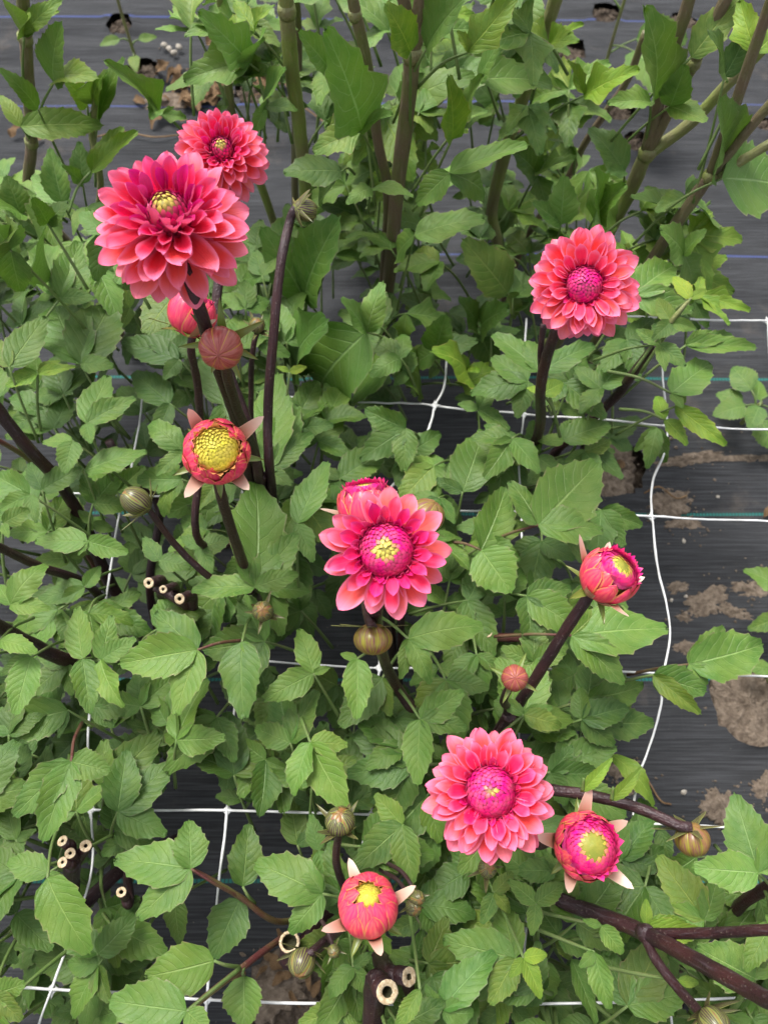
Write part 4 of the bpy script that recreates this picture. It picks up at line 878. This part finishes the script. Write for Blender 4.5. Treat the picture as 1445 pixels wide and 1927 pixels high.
L_('Q6', ('Y', .84), 1224, 193, [(1208, 8, .48), (1140, 197, .5)], BLUE, 'l', pet=(1212, 280, ('Y', .86))); L_('Q6', ('Y', .84), 1175, 322, [(1105, 240, .58), (1135, 330, .5)], DARK); L_('Q5', ('Y', .90), 1098, 180, [(1206, 130, .46), (1066, 112, .36)], YOUNG, 'l', pet=(970, 260, ('Y', .95)))
L_('Q5', ('Y', .80), 1055, 422, [(1062, 328, .66), (1000, 380, .5)], BLUE); L_('Q6', ('Y', .78), 1116, 412, [(1117, 318, .5), (1180, 345, .5)], LIGHT, 'l'); L_('Q7', ('Y', .74), 1358, 336, [(1470, 350, .95)], BLUE); L_('Q7', ('Y', .76), 1338, 322, [(1352, 180, .56)], DARK)
L_('Q6', ('Y', .84), 1300, 108, [(1400, -15, .52)], BLUE); L_('Q7', ('Y', .80), 1362, 145, [(1412, 48, .62), (1330, 60, .5)], DARK); L_('Q7', ('Y', .80), 1420, 100, [(1390, 0, .5), (1460, 60, .6)], YOUNG, 'l'); L_('Q7', ('Y', .78), 1290, 370, [(1340, 420, .6), (1230, 400, .6), (1330, 330, .5)], BLUE)
L_('Q6', ('Y', .84), 1260, 200, [(1330, 230, .6), (1290, 120, .6)], BLUE); L_('Q6', ('Y', .80), 1230, 450, [(1280, 420, .6), (1180, 400, .5), (1210, 500, .6)], LIGHT, 'l'); L_('Q7', ('Y', .72), 1285, 480, [(1330, 430, .55), (1240, 430, .6), (1300, 540, .6)], BLUE)
L_('Q5', ('Y', .95), 1030, 90, [(1100, 45, .4), (1090, 80, .5), (960, 60, .5)], YOUNG, 'l'); L_('Q5', ('Y', .92), 1010, 330, [(1085, 300, .4), (960, 280, .6), (1030, 400, .5)], LIGHT, 'l'); L_('Q4', ('Y', .86), 620, 130, [(560, 60, .5), (600, 200, .6), (660, 90, .5)], BLUE)
L_('Q2', ('Y', .90), 470, 120, [(370, 20, .52), (440, 150, .5), (345, 155, .5)], BLUE, 'l'); L_('Q2', ('Y', .92), 465, 150, [(500, 60, .5), (520, 140, .45), (430, 60, .5)], LIGHT, 'l'); L_('Q2', ('Y', .86), 300, 215, [(193, 112, .30), (282, 226, .5), (352, 222, .5)], LIGHT, 'l', pet=(350, 255, ('Y', .9)))
L_('Q2', ('Y', .92), 480, 60, [(440, 0, .5), (520, 10, .5), (400, 90, .5)], YOUNG, 'l'); L_('Q2', ('Y', .88), 500, 200, [(540, 130, .5), (480, 250, .5), (560, 210, .6)], BLUE)
# upper left
L_('Q1', ('Y', .90), 102, 155, [(118, 38, .50), (188, 148, .40)], LIGHT, 's', pet=(66, 262, ('Y', .92))); L_('Q1', ('Y', .88), 40, 238, [(198, 236, .40), (0, 178, .5)], LIGHT, 's', pet=(60, 268, ('Y', .92))); L_('Q1', ('Y', .88), 72, 205, [(-5, 126, .42)], LIGHT, 's')
L_('Q1', ('Y', .90), 46, 68, [(-10, -10, .45), (120, 0, .4), (60, 30, .5), (115, 20, .3)], YOUNG, 's'); L_('Q1', ('Y', .92), 165, 198, [(120, 150, .7)], YOUNG, 's'); L_('Q1', ('Y', .95), 185, 225, [(238, 108, .34), (205, 130, .4)], LIGHT)
L_('Q1', ('Y', .92), 178, 195, [(195, 140, .4), (170, 150, .4)], YOUNG, 's'); stem('Q1', [(183, 150, ('Y', .92)), (177, 220, ('Y', .92)), (175, 260, ('Y', .92)), (190, 340, ('Y', .90))], .004, .0052, 'gstem')
L_('Q1', ('Y', .82), 118, 382, [(95, 275, .52), (60, 330, .5)], BLUE); L_('Q1', ('Y', .84), 156, 346, [(150, 265, .58), (115, 310, .4)], LIGHT); L_('Q1', ('Y', .84), 172, 322, [(235, 238, .36), (262, 245, .3)], YOUNG, 'w', pet=(130, 400, ('Y', .8)))
L_('Q1', ('Y', .76), 40, 402, [(12, 328, .75), (-20, 390, .6)], LIGHT); L_('A', ('Y', .66), 90, 420, [(60, 370, .5), (130, 380, .6), (100, 520, .62)], DARK); L_('A', ('Y', .62), 20, 470, [(-20, 420, .6), (35, 430, .6), (40, 550, .6)], GREEN)
L_('A', ('Y', .60), 200, 440, [(150, 400, .6), (250, 400, .6), (180, 530, .5)], GREEN)
L_('A', .42, 245, 580, [(200, 540, .5), (260, 520, .4), (230, 620, .6)], YOUNG, 's')

# ------------------------------------------------------------------ the remaining leaves of each plant, spread through its volume
def inpoly(x, y, P):
    c = False; j = len(P) - 1
    for i in range(len(P)):
        (xi, yi), (xj, yj) = P[i], P[j]
        if (yi > y) != (yj > y) and x < (xj - xi) * (y - yi) / (yj - yi) + xi: c = not c
        j = i
    return c
FOOT = [(-120, 380), (120, 520), (300, 560), (480, 430), (620, 400), (860, 420), (1000, 480), (1160, 620), (1160, 800), (1110, 1000), (1120, 1150), (1130, 1290), (1060, 1420), (1090, 1560), (1280, 1680), (1540, 1640),
        (1540, 2050), (1180, 2040), (640, 2050), (610, 1900), (600, 1640), (520, 1480), (300, 1430), (240, 1560), (260, 1760), (210, 2040), (-120, 2040)]
KEEP = [(310, 1112, 60), (140, 1605, 60), (230, 1680, 35), (545, 1773, 45), (740, 1850, 60), (1130, 1290, 35), (920, 1192, 30), (90, 880, 55), (60, 1050, 40), (70, 1215, 50), (428, 1525, 60), (410, 1720, 70), (175, 1620, 50), (150, 1720, 50), (330, 1530, 60), (135, 1780, 60), (100, 1860, 50), (1225, 973, 60), (1250, 1260, 40), (1258, 1880, 70), (815, 770, 60), (560, 1850, 80), (490, 1560, 70), (500, 1750, 60), (1190, 1750, 60), (1320, 1800, 60)]
pink = ['A', 'B', 'C', 'D', 'E', 'G', 'H', 'K', 'M']; tall = ['Q1', 'Q2', 'Q4', 'Q5', 'Q6', 'Q7']
def fill(keys, n, poly, zr, Lr, tints, cap, kinds, five=.45, wr=.58):
    k = tries = 0
    while k < n and tries < n * 30:
        tries += 1
        px, py = rnd.uniform(-120, 1540), rnd.uniform(-60, 2050)
        if not inpoly(px, py, poly) or (zr[1] > .35 and any((px - kx) ** 2 + (py - ky) ** 2 < kr * kr for kx, ky, kr in KEEP)): continue
        z = rnd.uniform(*zr); J = at(px, py, z)
        best = min(keys, key=lambda q: (PLANTS[q].location.x - J.x) ** 2 + (PLANTS[q].location.y - J.y) ** 2)
        if NLEAF.get(best, 0) >= cap: continue
        f = PLANTS[best].location; out = Vector((J.x - f.x, J.y - f.y, 0))
        if out.length < .02: out = Vector((rnd.uniform(-1, 1), rnd.uniform(-1, 1), 0))
        out = out.normalized() + Vector((rnd.gauss(0, .6), rnd.gauss(0, .6), 0))
        wild(best, J, out, rnd.uniform(*Lr), rnd.choice(tints), 5 if rnd.random() < five else 3, rnd.choice(kinds), wr)
        k += 1
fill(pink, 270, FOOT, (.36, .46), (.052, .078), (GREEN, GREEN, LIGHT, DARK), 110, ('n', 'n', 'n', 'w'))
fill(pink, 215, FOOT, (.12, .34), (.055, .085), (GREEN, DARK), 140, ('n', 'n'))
TOPP = [(560, -60), (1000, -60), (1060, 120), (1110, 300), (1180, 420), (1280, 520), (1160, 640), (860, 560), (620, 560), (590, 420), (600, 200)]
def fillY(keys, n, poly, Yr, Lr, tints, kinds):
    k = 0
    while k < n:
        px, py = rnd.uniform(-60, 1500), rnd.uniform(-60, 700)
        if not inpoly(px, py, poly): continue
        Y = rnd.uniform(*Yr); J = atY(px, py, Y); k += 1
        if J.z < .06: continue
        best = min(keys, key=lambda q: abs(PLANTS[q].location.x - J.x) + .4 * abs(PLANTS[q].location.y - J.y)); f = PLANTS[best].location
        out = Vector((J.x - f.x + rnd.gauss(0, .10), J.y - f.y + rnd.gauss(0, .10), 0))
        wild(best, J, out, rnd.uniform(*Lr), rnd.choice(tints), 3 if rnd.random() < .6 else 5, rnd.choice(kinds), .52, slope=rnd.uniform(-.5, .6))
fillY(tall[1:], 120, TOPP, (.88, 1.20), (.060, .10), (BLUE, PALE, LIGHT, YOUNG), ('n', 'l', 'l', 'w'))
fillY(tall, 22, [(-60, 330), (100, 330), (280, 360), (300, 480), (150, 560), (-60, 560)], (.70, .95), (.06, .09), (LIGHT, PALE, BLUE), ('n', 's'))
fillY(tall, 14, [(330, 0), (560, 0), (560, 180), (420, 200)], (.95, 1.15), (.06, .09), (LIGHT, PALE, BLUE), ('n', 'l'))
fillY(tall, 14, [(1180, 380), (1340, 360), (1330, 560), (1160, 640), (1100, 450)], (.66, .86), (.05, .08), (LIGHT, BLUE, YOUNG), ('l', 'n'))

# ------------------------------------------------------------------ small neighbours on the fabric
def seedling(key, px, py, label, leaves, h, name='young_plant', cat='seedling', kind='s', tint=LIGHT, group=None, mat='gstem', r=.004):
    b = at(px, py, 0); plant(key, b.x, b.y, label, name, cat, group)
    stem(key, [Vector((b.x + .005, b.y, h)), Vector((b.x, b.y, h * .5)), Vector((b.x, b.y, -.01))], r * .8, r, mat, root=False)
    for i, (dx, dy, z, L, wr) in enumerate(leaves):
        B = Vector((b.x, b.y, z)); d = Vector((dx, dy, 0)).normalized(); J = B + d * L * .45 + Vector((0, 0, L * .2))
        o = petiole(key, [B, B.lerp(J, .5) + Vector((0, 0, .004)), J], .0022, .0015, M['petiole'])
        leaflet(o, J, J + d * L + Vector((0, 0, -.15 * L)), wr, kind, tint)
seedling('s1', 262, 130, 'thin weed seedling with one round leaf by the dry leaf litter', [(.3, .1, .20, .085, .80), (-.8, -.2, .07, .05, .5), (.8, .4, .06, .045, .5), (.2, -.9, .04, .05, .6)], .30)
seedling('s2', 1120, 190, 'weed with large smooth round leaves standing between the tall dahlias', [(.2, -.4, .14, .16, .72), (-.4, .3, .22, .12, .8), (.9, .2, .12, .13, .7)], .34)
seedling('s3', 1392, 800, 'low clump of rounded leaves at the edge of the bare fabric', [(math.cos(a), math.sin(a), .05 + .02 * (i % 3), .05 + .012 * (i % 2), .80) for i, a in enumerate((2.6, 3.4, 4.2, 5.0, 5.8, .4, 1.2, 1.9))], .08, 'young_plant')
seedling('s4', 1450, 1180, 'young dahlia shoot beside a pebbled patch of soil', [(-.9, .6, .12, .075, .55), (-.3, -.9, .10, .07, .55), (-.9, -.3, .08, .06, .55), (.5, .8, .12, .07, .5)], .16, kind='n')
seedling('s5', 1445, 1280, 'small leafy shoot rising from the open soil hole', [(-.9, .2, .05, .045, .6), (-.4, -.8, .05, .04, .6), (.6, .5, .06, .05, .6)], .07, kind='n')
seedling('s6', 640, 20, 'broad pale leaved weed behind the tall dahlias', [(.5, -.3, .16, .12, .8), (-.6, -.1, .2, .12, .8), (.1, .8, .2, .1, .8)], .30)
seedling('s7', 470, 60, 'round leaved weed behind the olive stem', [(.5, -.3, .12, .10, .8), (-.6, .1, .16, .10, .8), (.6, .6, .18, .1, .8)], .26)

# dry leaf litter
DL = [leaflet_mesh(300 + k, 5, .5, 0, .10 + .10 * k, .3 - .1 * k, .12) for k in range(3)]
for me in DL: me.materials.clear(); me.materials.append(M['dry'])
def litter(px, py, L, label, group):
    c = at(px, py, 0); c.z = wrinkle(c.x, c.y) + .006
    d = Vector((rnd.uniform(-1, 1), rnd.uniform(-1, 1), rnd.uniform(-.1, .25)))
    o = add('dry_leaf', rnd.choice(DL), None, xform(c, frame(d, Vector((rnd.gauss(0, .4), rnd.gauss(0, .4), 1))), L * rnd.uniform(.6, 1.2), L, L))
    tag(o, label, 'dry leaf', group)
for i in range(46):
    px, py = rnd.gauss(400, 75), rnd.gauss(175, 26)
    if 225 < px < 550: litter(px, py, rnd.uniform(.03, .065), 'curled brown dry leaf in the litter behind the two full blooms', 'dry leaf litter behind the blooms')
for i in range(12): litter(rnd.gauss(545, 40), rnd.gauss(1850, 40), rnd.uniform(.02, .038), 'brown dry leaf on the fabric by the hollow cut stem', 'dry leaves by the cut stem')
for px, py in ((1435, 975), (1150, 890), (1172, 880), (85, 268), (25, 267), (1060, 270), (960, 262)): litter(px, py, .035, 'single dry leaf scrap lying on open black fabric', 'dry scraps on open fabric')
for px, py in ((845, 1725), (855, 1755), (835, 1770), (825, 1750)):
    c = at(px, py, .22); d = Vector((rnd.uniform(-.3, .3), -.5, -.8)); o = add('withered_leaf', rnd.choice(DL), PLANTS['D'], xform(c, frame(d, Vector((0, -.5, 1))), .03, .06, .07)); 
for i, (x0, y0, x1, y1) in enumerate(((170, 268, 345, 264), (640, 262, 420, 128), (600, 140, 470, 190), (1210, 930, 1290, 935), (950, 265, 1075, 262), (1180, 1455, 1255, 1515))):
    a, b_ = at(x0, y0, 0), at(x1, y1, 0); a.z, b_.z = wrinkle(a.x, a.y) + .005, wrinkle(b_.x, b_.y) + .005
    c = spline([a, a.lerp(b_, .35) + Vector((0, .012, .006)), a.lerp(b_, .7) + Vector((0, -.008, .004)), b_], 5); v, f, u = tube(c, .0016, 6)
    tag(add('dry_stalk', mk('dry_stalk', v, f, M['dry'], u)), 'thin dry brown stalk lying across the black fabric', 'dry stalk', 'dry stalks on the fabric')
for i in range(4):
    c = at(310 + i * 9, 85 + (i * 7) % 18, .02); tag(lump(c, .007, .9, i * 1.9, M['stone'], 'seed_head'), 'small fluffy pale seed head beside the thin round-leaved weed', 'seed head', 'pale seed heads')
# white plant labels
def card(corners, label):
    P = [at(*c) for c in corners]; n = (P[1] - P[0]).cross(P[2] - P[0]).normalized() * .0012
    V = P + [p - n for p in P]; k = len(P); F = [tuple(range(k)), tuple(range(k, 2 * k))[::-1]] + [(i, (i + 1) % k + 0, (i + 1) % k + k, i + k)[::-1] for i in range(k)]
    tag(add('plant_label', mk('plant_label', V, F, M['tagw'], smooth=False)), label, 'plant label')
card([(1192, 1795, .10), (1200, 1784, .11), (1228, 1800, .16), (1250, 1836, .21), (1236, 1838, .205), (1205, 1822, .14)], 'white plastic plant label leaning under the long dark stem')
card([(52, 1852, .10), (84, 1838, .13), (84, 1862, .13), (58, 1868, .10)], 'white plastic plant label half hidden under the pruned stub')

# ------------------------------------------------------------------ netting
net = thing('flower_netting', 'white plastic support netting with square mesh stretched among the dahlias', 'netting', at(722, 1260, .42))
ZN = .37
def nz_(x, y): return ZN
def strand(pts, r=.00150):
    P = [at(*p) if len(p) == 3 else at(p[0], p[1], ZN) for p in pts]; c = spline(P, 8); c = [p + Vector((0, 0, .006 * noise.noise(p * 14) + .002 * noise.noise(p * 60))) for p in c]; o0 = c[0]
    v, f, u = tube(c, [r * (1 + .30 * noise.noise(p * 45)) for p in c], 6); add('strand', mk('strand', [p - o0 for p in v], f, M['net'], u), net, Matrix.Translation(o0))
strand([(1020, 592), (1180, 597), (1310, 600), (1443, 605), (1540, 608)])
strand([(380, 735), (630, 752), (818, 763), (985, 780), (1165, 792), (1252, 800), (1445, 808), (1540, 812)])
strand([(-80, 922), (60, 926), (232, 930), (430, 940), (620, 950), (825, 958), (1000, 965), (1160, 970), (1225, 973), (1445, 981), (1540, 985)])
strand([(-80, 1215), (200, 1228), (500, 1245), (714, 1257), (985, 1259), (1090, 1262), (1248, 1267), (1445, 1272), (1540, 1275)])
strand([(-80, 1516), (65, 1520), (172, 1524), (300, 1525), (428, 1525), (640, 1531), (700, 1533), (980, 1543), (1220, 1550), (1440, 1560), (1540, 1563)])
strand([(-80, 1850), (0, 1855), (100, 1861), (220, 1868), (390, 1881), (635, 1889), (680, 1889), (975, 1889), (1258, 1883), (1445, 1875), (1540, 1870)])
strand([(60, 1990), (75, 1927), (100, 1861), (130, 1780), (165, 1680), (177, 1610), (172, 1524), (166, 1420), (172, 1320), (190, 1228), (205, 1090), (232, 930), (246, 885), (262, 800), (270, 730)])
strand([(382, 1990), (390, 1881), (402, 1760), (414, 1650), (424, 1570), (428, 1525), (434, 1420), (445, 1300), (450, 1243), (450, 1080), (455, 940), (470, 840), (480, 742)])
strand([(676, 1990), (680, 1889), (672, 1700), (684, 1580), (700, 1533), (684, 1430), (690, 1330), (714, 1257), (700, 1130), (680, 1020), (700, 953), (740, 912), (790, 845), (812, 790), (818, 763), (836, 725), (842, 640)])
strand([(980, 1990), (975, 1889), (990, 1720), (980, 1543), (975, 1400), (985, 1259), (990, 1180), (985, 1080), (980, 990), (982, 965), (975, 870), (985, 780), (985, 690), (990, 600)])
strand([(1272, 1990), (1258, 1883), (1243, 1822), (1218, 1730), (1200, 1680), (1188, 1605), (1190, 1549), (1200, 1465), (1217, 1415), (1240, 1335), (1248, 1267), (1260, 1200), (1254, 1135), (1236, 1060), (1225, 973), (1228, 905), (1250, 850), (1256, 802), (1247, 725), (1244, 665), (1235, 598)])
strand([(1443, 605), (1450, 700), (1470, 808), (1475, 981)])
for px, py in ((1443, 605), (818, 763), (985, 780), (1254, 801), (232, 930), (1225, 973), (714, 1257), (985, 1259), (1248, 1267), (172, 1524), (428, 1525), (700, 1533), (980, 1543), (100, 1861), (390, 1881), (680, 1889), (975, 1889), (1258, 1883)):
    c = at(px, py, ZN); V, F = [], []; seg = 24
    for k, h in ((0, .0014), (1, .0009), (2, -.0009), (3, -.0014)):
        for s in range(seg):
            a = 2 * math.pi * s / seg; rr = .0042 + .0050 * max(0, math.cos(4 * a)) ** 2.5
            if k in (0, 3): rr *= .45
            V.append((math.cos(a) * rr, math.sin(a) * rr, h))
    for k in range(3):
        for s in range(seg): F.append((k * seg + s, (k + 1) * seg + s, (k + 1) * seg + (s + 1) % seg, k * seg + (s + 1) % seg))
    F.append(tuple(range(seg))); F.append(tuple(range(3 * seg, 4 * seg))[::-1])
    add('joint', mk('joint', V, F, M['net']), net, Matrix.Translation(c))
print('leaves', NLEAF, 'objects', len(bpy.data.objects))
